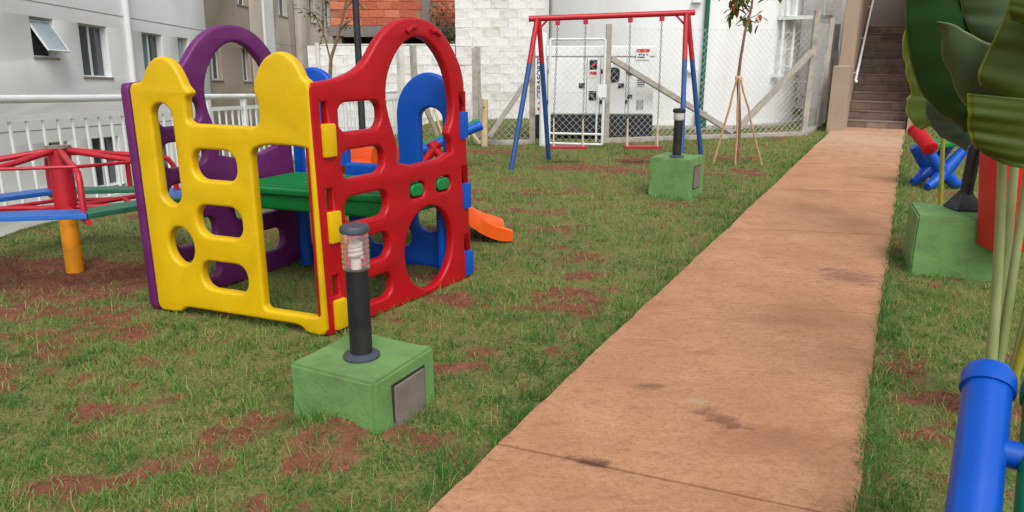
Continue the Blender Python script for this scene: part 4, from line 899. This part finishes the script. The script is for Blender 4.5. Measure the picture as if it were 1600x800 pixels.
# blade margins in metres: outer margin, hidden margin
BLADES = {
    'L1': ([(1.518, 2.98, 1.871), (1.504, 2.98, 1.735), (1.517, 2.98, 1.595), (1.551, 2.98, 1.476), (1.616, 2.98, 1.341), (1.711, 2.98, 1.254), (1.794, 2.98, 1.214), (1.82, 2.98, 1.211)], [(1.642, 2.9, 1.861), (1.711, 2.9, 1.729), (1.77, 2.9, 1.593), (1.802, 2.9, 1.477), (1.818, 2.9, 1.382), (1.82, 2.9, 1.297), (1.805, 2.9, 1.241), (1.777, 2.9, 1.216)]),
    'L3': ([(1.603, 2.86, 1.813), (1.648, 2.86, 1.681), (1.671, 2.86, 1.625), (1.701, 2.86, 1.573), (1.742, 2.86, 1.541), (1.787, 2.86, 1.528)], [(1.842, 2.8, 1.807), (1.855, 2.8, 1.678), (1.856, 2.8, 1.612), (1.845, 2.8, 1.567), (1.811, 2.8, 1.541), (1.76, 2.8, 1.525)]),
    'L2': ([(1.88, 2.66, 1.457), (1.738, 2.66, 1.5), (1.655, 2.66, 1.528), (1.572, 2.66, 1.564), (1.512, 2.66, 1.591), (1.495, 2.66, 1.6), (1.464, 2.66, 1.6)], [(1.986, 2.74, 1.204), (1.814, 2.74, 1.239), (1.689, 2.74, 1.285), (1.634, 2.74, 1.331), (1.592, 2.74, 1.393), (1.588, 2.74, 1.429), (1.552, 2.74, 1.467), (1.534, 2.74, 1.522), (1.544, 2.74, 1.562), (1.514, 2.74, 1.596)]),
    'L4': ([(1.653, 2.56, 1.722), (1.628, 2.56, 1.608), (1.599, 2.56, 1.516), (1.57, 2.56, 1.425), (1.589, 2.56, 1.387)], [(1.803, 2.45, 1.712), (1.806, 2.45, 1.598), (1.806, 2.45, 1.5), (1.806, 2.45, 1.4), (1.806, 2.45, 1.298)]),
    'L4b': ([(1.572, 2.45, 1.768), (1.567, 2.45, 1.684), (1.566, 2.45, 1.627), (1.579, 2.45, 1.598)], [(1.699, 2.35, 1.757), (1.721, 2.35, 1.649), (1.733, 2.35, 1.594), (1.745, 2.35, 1.534)]),
    'L5': ([(1.514, 2.5, 1.365), (1.52, 2.5, 1.315), (1.529, 2.5, 1.262), (1.544, 2.5, 1.219), (1.568, 2.5, 1.182), (1.608, 2.5, 1.161)], [(1.837, 2.42, 1.341), (1.85, 2.42, 1.28), (1.859, 2.42, 1.238), (1.867, 2.42, 1.197), (1.842, 2.42, 1.165), (1.771, 2.42, 1.151)]),
    'L6': ([(1.752, 3.18, 1.296), (1.76, 3.18, 1.243), (1.792, 3.18, 1.189), (1.84, 3.18, 1.148), (1.9, 3.18, 1.113), (1.957, 3.18, 1.102)], [(1.847, 3.1, 1.322), (1.893, 3.1, 1.283), (1.926, 3.1, 1.244), (1.935, 3.1, 1.191), (1.931, 3.1, 1.138), (1.914, 3.1, 1.109)]),
    'LB': ([(2.799, 5.45, 1.717), (2.768, 5.45, 1.588), (2.8, 5.45, 1.456), (2.832, 5.45, 1.394), (2.813, 5.45, 1.367), (2.858, 5.45, 1.278), (2.904, 5.45, 1.187), (2.847, 5.45, 1.164), (2.883, 5.45, 1.142), (2.86, 5.45, 1.073), (2.929, 5.45, .981), (3.005, 5.45, .944)], [(3.104, 5.55, 1.721), (3.131, 5.55, 1.545), (3.16, 5.55, 1.365), (3.174, 5.55, 1.181), (3.177, 5.55, 1.042), (3.133, 5.55, .929)]),
}
def resample(p, n):
    p = [Vector(q) for q in p]; d = [0]
    for a, b in zip(p, p[1:]): d.append(d[-1] + (b - a).length)
    out = []
    for k in range(n + 1):
        x = d[-1] * k / n; i = max(i_ for i_ in range(len(d)) if d[i_] <= x + 1e-9); i = min(i, len(p) - 2); f = (x - d[i]) / max(d[i + 1] - d[i], 1e-9); out.append(p[i].lerp(p[i + 1], f))
    for _ in range(2): out = [out[0]] + [(out[k - 1] + out[k] * 2 + out[k + 1]) / 4 for k in range(1, n)] + [out[-1]]
    return out
def strip_leaf(parent, O, ea, eb, m, bulge, seed, NU=40, NV=16, both=False):
    """half blade between its free margin and its rib, bowed and rippled"""
    A, B = resample(ea, NU), resample(eb, NU); v = []; uv = []; f = []; ph = seed * 1.7
    for i in range(NU + 1):
        t = i / NU; d = B[i] - A[i]; tg = A[min(i + 1, NU)] - A[max(i - 1, 0)]; nr = d.cross(tg); nr = nr.normalized() if nr.length > 1e-7 else Vector((0, -1, 0))
        if nr.y > 0: nr = -nr
        for j in range((2 * NV if both else NV) + 1):
            q = j / NV; ext = .62 * math.sin(math.pi * min(.98, max(.02, t))) ** .5
            if q > 1:
                e = (q - 1) * ext; v.append(B[i] + d * e - nr * (.25 * d.length * e + .06 * e) + nr * .006 * math.sin(t * 19 + ph) * e - O + nr * bulge * (.4 * (1 - (q - 1)))); uv.append((t, .5 + (q - 1) * .5)); continue
            off = bulge * math.sin(math.pi * min(1, q * .75 + .05)) - bulge * .16 + (.006 * math.sin(t * 15 + ph) + .003 * math.sin(t * 37 + ph)) * (1 - q) ** 1.5
            v.append(A[i].lerp(B[i], q) + nr * off * min(1, d.length / .15) - O); uv.append((t, q * .5))
    W_ = (2 * NV if both else NV) + 1
    for i in range(NU):
        for j in range(W_ - 1): f.append((i * W_ + j, i * W_ + j + 1, (i + 1) * W_ + j + 1, (i + 1) * W_ + j))
    me = bpy.data.meshes.new('leaf'); me.from_pydata(v, [], f); ul = me.uv_layers.new(name='UVMap')
    for lp in me.loops: ul.data[lp.index].uv = uv[lp.vertex_index]
    me.polygons.foreach_set('use_smooth', [True] * len(me.polygons)); me.materials.append(m); o = ob('leaf', me, parent)
    mod = o.modifiers.new('thickness', 'SOLIDIFY'); mod.thickness = .0015; return o
def make_plants():
    O = Vector((2.0, 2.78, 0)); t = thing('banana_plant', 'large broad leaved plant hanging into the top right corner', 'plant', O)
    cf = (-.45, -.85, .12)
    S = [((1.955, 2.74, -.05), (1.90, 2.72, .6), (1.80, 2.72, 1.2), .020, STEM), ((1.985, 2.76, -.05), (1.945, 2.72, .6), (1.88, 2.68, 1.2), .018, STEM), ((2.01, 2.72, -.05), (2.0, 2.68, .6), (2.01, 2.6, 1.15), .016, STEMY), ((2.03, 2.86, -.05), (2.04, 2.9, .9), (1.9, 2.95, 1.95), .018, STEM), ((2.02, 2.84, -.05), (2.1, 2.95, .6), (2.03, 3.08, 1.12), .014, STEM), ((2.05, 2.8, -.05), (2.1, 2.75, 1.0), (1.93, 2.72, 2.05), .016, STEM)]
    for a, b, c, r, m in S:
        a, b, c = map(Vector, (a, b, c)); pts = [a * (1 - k / 10) ** 2 + b * 2 * (k / 10) * (1 - k / 10) + c * (k / 10) ** 2 - O for k in range(11)]
        MB().tube(pts, [r * (1.15 - .04 * k) for k in range(11)], 10).build('stalk', m, t, smooth=True)
    for key, m, bul, sd in (('L1', LDK, .07, 1), ('L3', LGY, .04, 2), ('L2', LGY, .04, 3), ('L4', LOL, .05, 4), ('L4b', LOL, .04, 5), ('L5', LOL, .05, 6), ('L6', LBG, .04, 7)): strip_leaf(t, O, *BLADES[key], m, bul, sd, both=key in ('L4', 'L4b', 'L5'))
    O2 = Vector((3.36, 5.62, 0)); t2 = thing('banana_plant', 'thin stalked olive leafed plant between the plinth and the path', 'plant', O2)
    MB().tube([Vector(p) - O2 for p in ((3.36, 5.62, -.05), (3.32, 5.6, .35), (3.25, 5.58, .85), (3.18, 5.56, 1.05))], [.02, .018, .015, .012], 8).build('stalk', STEMY, t2, smooth=True)
    strip_leaf(t2, O2, *BLADES['LB'], LOL, .05, 8)
    big_leaf(t2, O2, (3.22, 5.57, .95), (3.3, 5.6, 1.2), (3.5, 5.7, 1.7), .17, cf, LOL, .1, .5, 4, 10, .02)
make_plants()
def leaf_cloud(name, pts, size, m, parent, O, rnd, droop=.6, asp=.38, tint=None):
    """many single leaves, each a pointed folded blade"""
    v = []; f = []; tn = []
    for p in pts:
        a = rnd.uniform(0, 2 * math.pi); e = rnd.gauss(-droop, .5); d = Vector((math.cos(a) * math.cos(e), math.sin(a) * math.cos(e), math.sin(e))); u = d.cross(Vector((0, 0, 1)))
        if u.length < .1: u = Vector((1, 0, 0))
        u.normalize(); nn = u.cross(d); L = size * rnd.uniform(.6, 1.25); w = L * asp / 2; k = len(v); p = Vector(p) - O
        v += [p, p + d * L * .35 + u * w + nn * w * .4, p + d * L * .35 - u * w + nn * w * .4, p + d * L * .4, p + d * L * .75 + u * w * .75 + nn * w * .2, p + d * L * .75 - u * w * .75 + nn * w * .2, p + d * L - nn * L * .08]
        f += [(k, k + 1, k + 3), (k, k + 3, k + 2), (k + 1, k + 4, k + 3), (k + 2, k + 3, k + 5), (k + 3, k + 4, k + 6), (k + 3, k + 6, k + 5)]; tn += [(tint(rnd) if tint else rnd.random())] * 7
    me = bpy.data.meshes.new(name); me.from_pydata(v, [], f); a = me.attributes.new('tint', 'FLOAT', 'POINT'); a.data.foreach_set('value', tn); me.materials.append(m); return ob(name, me, parent)
LEAFM = attr_mat('sapling_leaves', [(0, (62, 78, 34)), (.45, (104, 118, 52)), (.75, (140, 138, 72)), (.82, (168, 104, 66)), (1, (176, 92, 70))], .6, .3)
LEAFD = attr_mat('weed_leaves', [(0, (58, 76, 44)), (.6, (100, 116, 66)), (1, (136, 140, 92))], .65, .3)
GRASSL = attr_mat('bush_leaves', [(0, (44, 72, 26)), (.6, (78, 118, 40)), (1, (120, 146, 60))], .65, .3)
def make_trees():
    r = random.Random(3); O = Vector((3.15, 10.2, 0)); t = thing('young_tree', 'slender young tree with drooping leaves tied to stakes', 'tree', O)
    tr = [(3.14, 10.2, -.1), (3.12, 10.2, .5), (3.05, 10.2, 1.15), (3.06, 10.2, 1.4), (3.09, 10.2, 1.75), (3.15, 10.2, 2.05), (3.17, 10.2, 2.6)]
    MB().tube([Vector(p) - O for p in tr], [.028, .026, .024, .02, .018, .016, .006], 8).build('trunk', BARK, t, smooth=True)
    limbs = MB(); pts = []
    for k in range(15):
        b = Vector((3.15, 10.2, 1.88 + k * .045)); a = r.uniform(0, 6.28); d = Vector((math.cos(a), math.sin(a), r.uniform(-.25, .5))); L = r.uniform(.16, .42); e = b + d * L; m = b + d * L * .6 + Vector((0, 0, .06))
        limbs.tube([b - O, m - O, e - O], [.007, .005, .003], 5)
        for _ in range(9): pts.append(e + Vector((r.gauss(0, .045), r.gauss(0, .045), r.gauss(0, .04))))
        for _ in range(2): pts.append(m + Vector((r.gauss(0, .03), r.gauss(0, .03), r.gauss(0, .03))))
    limbs.build('limbs', BARK, t)
    leaf_cloud('crown', pts, .15, LEAFM, t, O, r, .7, .36)
    MB().lathe([(.05, 0), (.055, .03), (.05, .06)], n=10).build('tie', ROPE, t, M=Matrix.Translation((-.09, 0, 1.12)))
    for k, (fx, fy, lab) in enumerate(((2.74, 10.05, 'leftmost thin stake leaning against the young tree'), (3.43, 10.02, 'rightmost thin stake leaning against the young tree'), (3.03, 9.95, 'upright thin stake left of the young tree trunk'), (3.2, 10.42, 'thin stake behind the young tree trunk'))):
        post_thing('tree_stake', lab, 'stake', (fx, fy, -.05), (3.05 + (fx - 3.1) * .05, 10.2 + (fy - 10.2) * .2, 1.16), .016, .013, mat('stake_wood', (176, 142, 104), .85, .12, 12, .3, 60, (120, 94, 70), .6, 9), 'stakes around the young tree', 6, .008)
    # sapling beyond the railing
    O = Vector((-2.75, 11.2, -.25)); t = thing('young_tree', 'thin bare trunked tree before the beige building', 'tree', O)
    MB().tube([Vector(p) - O for p in ((-2.75, 11.2, -.4), (-2.72, 11.2, .6), (-2.69, 11.2, 1.15), (-2.66, 11.2, 1.4), (-2.5, 11.2, 1.8), (-2.36, 11.2, 2.3), (-2.3, 11.2, 3.0))], [.035, .032, .03, .026, .02, .016, .008], 8).build('trunk', BARK, t, smooth=True)
    lb = MB(); pts = []
    for a, b in (((-2.67, 11.2, 1.38), (-2.82, 11.15, 1.95)), ((-2.82, 11.15, 1.95), (-3.0, 11.1, 2.1)), ((-2.5, 11.2, 1.8), (-2.3, 11.15, 1.95)), ((-2.75, 11.18, 1.7), (-2.72, 11.1, 2.5)), ((-2.4, 11.2, 2.1), (-2.15, 11.1, 2.3)), ((-2.72, 11.1, 2.3), (-2.95, 11.1, 2.7))):
        a, b = Vector(a), Vector(b); lb.tube([a - O, (a + b) / 2 + Vector((.02, 0, .03)) - O, b - O], [.015, .011, .006], 6)
        for k in range(26): f = r.uniform(.35, 1.1); pts.append(a + (b - a) * f + Vector((r.gauss(0, .055), r.gauss(0, .055), r.gauss(0, .05))))
    lb.build('limbs', BARK, t); leaf_cloud('crown', pts, .075, LEAFD, t, O, r, .2, .5)
    post_thing('white_stake', 'white stake beside the thin bare trunked tree', 'stake', (-2.86, 11.15, -.35), (-2.83, 11.15, 1.62), .035, .035, CONCW, wob=.006)
    # weeds on the brick house corner and small growth
    O = Vector((-1.6, 19.3, 1.3)); t = thing('climbing_plant', 'scrappy green climber on the brick house corner', 'plant', O); pts = []; lb = MB()
    for k in range(9):
        a = Vector((-1.55 + r.uniform(-.2, .12), 19.28, 1.3)); b = a + Vector((r.uniform(-.5, .1), r.uniform(-.08, 0), r.uniform(.6, 1.7))); lb.tube([a - O, (a + b) / 2 + Vector((.05, 0, 0)) - O, b - O], [.012, .009, .004], 5)
        for _ in range(34): f = r.uniform(.1, 1); pts.append(a + (b - a) * f + Vector((r.gauss(0, .08), r.gauss(0, .05) - .04, r.gauss(0, .07))))
    lb.build('stems', BARK, t); leaf_cloud('foliage', pts, .1, LEAFD, t, O, r, .3, .5)
    O = Vector((6.15, 17.2, 0)); t = thing('bush', 'small green bush between the tank and the fence return', 'bush', O); pts = []; lb = MB()
    for k in range(14):
        a = O + Vector((r.uniform(-.2, .2), r.uniform(-.2, .2), -.05)); b = a + Vector((r.uniform(-.35, .4), r.uniform(-.2, .2), r.uniform(.5, 1.25))); lb.tube([a - O, b - O], [.012, .004], 5)
        for _ in range(40): f = r.uniform(.05, 1); pts.append(a + (b - a) * f + Vector((r.gauss(0, .08), r.gauss(0, .08), r.gauss(0, .07))))
    lb.build('stems', BARK, t); leaf_cloud('foliage', pts, .11, GRASSL, t, O, r, .2, .45)
    O = Vector((7.45, 17.6, .6)); 
make_trees()

# ------------------------------------------------------------------ grass
def make_grass():
    rg = np.random.default_rng(5); V = []; T = []; cnt = 0
    bands = [(1.35, 3.0, 9500, .0030, .040), (3.0, 4.6, 6500, .0036, .040), (4.6, 7.0, 3400, .0044, .039), (7.0, 10.5, 1700, .0062, .042), (10.5, 14.5, 800, .009, .046), (14.5, 18.5, 420, .013, .05)]
    BX = [(-.64, 2.9, .21), (1.73, 7.78, .22), (3.1, 5.12, .26)]
    for y0, y1, dens, wd, ln in bands:
        xl = max(-.80 * y1 - .6, -4.5); xr = .80 * y1 + .7
        n = int((xr - xl) * (y1 - y0) * dens); x = rg.uniform(xl, xr, n); y = rg.uniform(y0, y1, n)
        t, s = path_uv(x, y); keep = ((s < -.012) | (s > PW - .012)) & (x > rail_x(np.clip(y, 5, 17)) - .05) & (y < 17.1) & (np.abs(x) < .76 * y + .9)
        keep &= ~((t > 13.3) & (s > -.2) & (s < 1.6)); keep &= ~((y > 14.4) & (np.hypot(x - 3.66, y - 17.84) < 3.1)); keep &= ~((x > .36) & (x < 2.5) & (y > 12.9) & (y < 13.95))
        x, y = x[keep], y[keep]; b = bare_mask(x, y)
        edge = np.exp(-np.minimum(np.abs(path_uv(x, y)[1]), np.abs(path_uv(x, y)[1] - PW)) / .12)
        for cx, cy, rad in BX:
            dd = np.hypot(x - cx, y - cy); b = b - .8 * np.exp(-((dd - rad * 1.45) / .07) ** 2) * (1 if cy > 4 else .25)
        cl = fbm(x * 14, y * 14, 91, 3)
        pr = np.clip(1.15 - 1.2 * b, .24, 1) * np.clip((cl - .22) * 2.3, .12, 1) + .35 * edge
        k = rg.random(len(x)) < pr; x, y, b, cl, edge = x[k], y[k], b[k], cl[k], edge[k]; n = len(x)
        for cx, cy, rad in BX:
            pass
        z = ground_z(x, y) - .003; sp = path_uv(x, y)[1]; z = np.where((sp > PW - .03) & (sp < PW + .05), np.maximum(z, .03), z); z = np.where((sp < .0) & (sp > -.03), np.maximum(z, .015), z)
        az = rg.uniform(0, 2 * np.pi, n) + 1.5 * (fbm(x * 3, y * 3, 17, 2) - .5); lean = np.clip(rg.normal(.95, .33, n) + .45 * sstep(.35, .7, b), .1, 1.52)
        L = ln * np.exp(rg.normal(0, .35, n)) * (.65 + .7 * cl) * (1 + .5 * edge) * np.where(b > .5, .8, 1); w = wd * rg.uniform(.6, 1.25, n)
        dx, dy = np.cos(az), np.sin(az); px, py = -dy, dx
        h1, o1 = L * .55 * np.cos(lean * .75), L * .55 * np.sin(lean * .75); h2, o2 = h1 + L * .5 * np.cos(lean * 1.25), o1 + L * .5 * np.sin(lean * 1.25)
        h2 = np.maximum(h2, .004)
        P = np.empty((n, 5, 3))
        for i, (o_, h_, ww) in enumerate(((0, 0, .5), (0, 0, -.5), (o1, h1, -.42), (o1, h1, .42), (o2, h2, 0))):
            P[:, i, 0] = x + dx * o_ + px * w * ww; P[:, i, 1] = y + dy * o_ + py * w * ww; P[:, i, 2] = z + h_
        patch = .55 * fbm(x * .9, y * .9, 131, 3) + .45 * fbm(x * 4.5, y * 4.5, 137, 3); far = sstep(4, 10, y)
        tint = .13 + .95 * (patch - .5) + .46 * np.clip(b, 0, 1) + .06 * far + rg.normal(0, .14, n) - .22 * edge + np.where(rg.random(n) < .09, .36, 0)
        V.append(P.reshape(-1, 3)); T.append(np.repeat(np.clip(tint, 0, 1), 5)); cnt += n
    v = np.concatenate(V); t = np.concatenate(T); N = cnt; base = np.arange(N) * 5
    loops = np.stack([base, base + 1, base + 2, base + 3, base + 3, base + 2, base + 4], -1).ravel().astype(np.int32)
    ls = np.stack([np.arange(N) * 7, np.arange(N) * 7 + 4], -1).ravel().astype(np.int32)
    me = bpy.data.meshes.new('grass'); me.vertices.add(len(v)); me.vertices.foreach_set('co', v.ravel()); me.loops.add(len(loops)); me.loops.foreach_set('vertex_index', loops); me.polygons.add(len(ls)); me.polygons.foreach_set('loop_start', ls); me.update(); me.validate()
    a = me.attributes.new('tint', 'FLOAT', 'POINT'); a.data.foreach_set('value', t.astype(np.float32))
    me.materials.append(attr_mat('grass_blades', [(0, (62, 110, 46)), (.26, (104, 150, 68)), (.46, (142, 164, 86)), (.66, (180, 166, 112)), (.82, (170, 130, 94)), (1, (138, 96, 70))], .75, .35))
    o = ob('grass', me); o['kind'] = 'stuff'; tag(o, 'short patchy green lawn grass with dry straw between the bare soil', 'grass'); print('blades', N)
make_grass()

# ------------------------------------------------------------------ loose soil crumbs, straw and a twig
def make_crumbs():
    rg = np.random.default_rng(9); n = 150000; y = 1.5 + 6.5 * rg.random(n) ** 1.3; x = rg.uniform(-.78, .78, n) * y; b = bare_mask(x, y); t, sp = path_uv(x, y)
    k = (b > .38 + .25 * rg.random(n)) & ((sp < -.01) | (sp > PW + .01)) & (x > rail_x(np.clip(y, 5, 17)) + .1) & (np.hypot(x + .635, y - 2.9) > .2); x, y = x[k][:26000], y[k][:26000]; n = len(x); z = ground_z(x, y)
    r = .0022 * np.exp(rg.normal(0, .5, n)) * (1 + .12 * y); base = np.array([(1, 0, 0), (-.5, .87, 0), (-.5, -.87, 0), (0, 0, 1.1), (0, 0, -.8)])
    jit = rg.uniform(.6, 1.3, (n, 5, 1)); P = base[None] * jit * r[:, None, None]; a = rg.uniform(0, 6.28, n); ca, sa = np.cos(a)[:, None], np.sin(a)[:, None]
    P = np.stack([P[..., 0] * ca - P[..., 1] * sa + x[:, None], P[..., 0] * sa + P[..., 1] * ca + y[:, None], P[..., 2] + z[:, None] + .001], -1).reshape(-1, 3)
    f = (np.array([(0, 1, 3), (1, 2, 3), (2, 0, 3), (1, 0, 4), (2, 1, 4), (0, 2, 4)])[None] + (np.arange(n) * 5)[:, None, None]).reshape(-1, 3)
    me = bpy.data.meshes.new('soil_crumbs'); me.from_pydata(P.tolist(), [], f.tolist()); me.materials.append(SOILM); o = ob('soil_crumbs', me); o['kind'] = 'stuff'; tag(o, 'loose red soil crumbs on the bare patches of the lawn', 'soil')
make_crumbs()
t = thing('twig', 'small dark twig lying on the left side of the path', 'twig', (.37, 3.62, .042))
MB().tube([(-.03, .05, 0), (-.02, .0, .004), (.0, -.04, .002), (.035, -.075, 0)], [.0018, .0026, .0024, .0015], 6).build('stem', BARK, t); MB().tube([(-.018, -.01, .004), (-.04, -.03, .003)], .0014, 5).build('side_shoot', BARK, t)
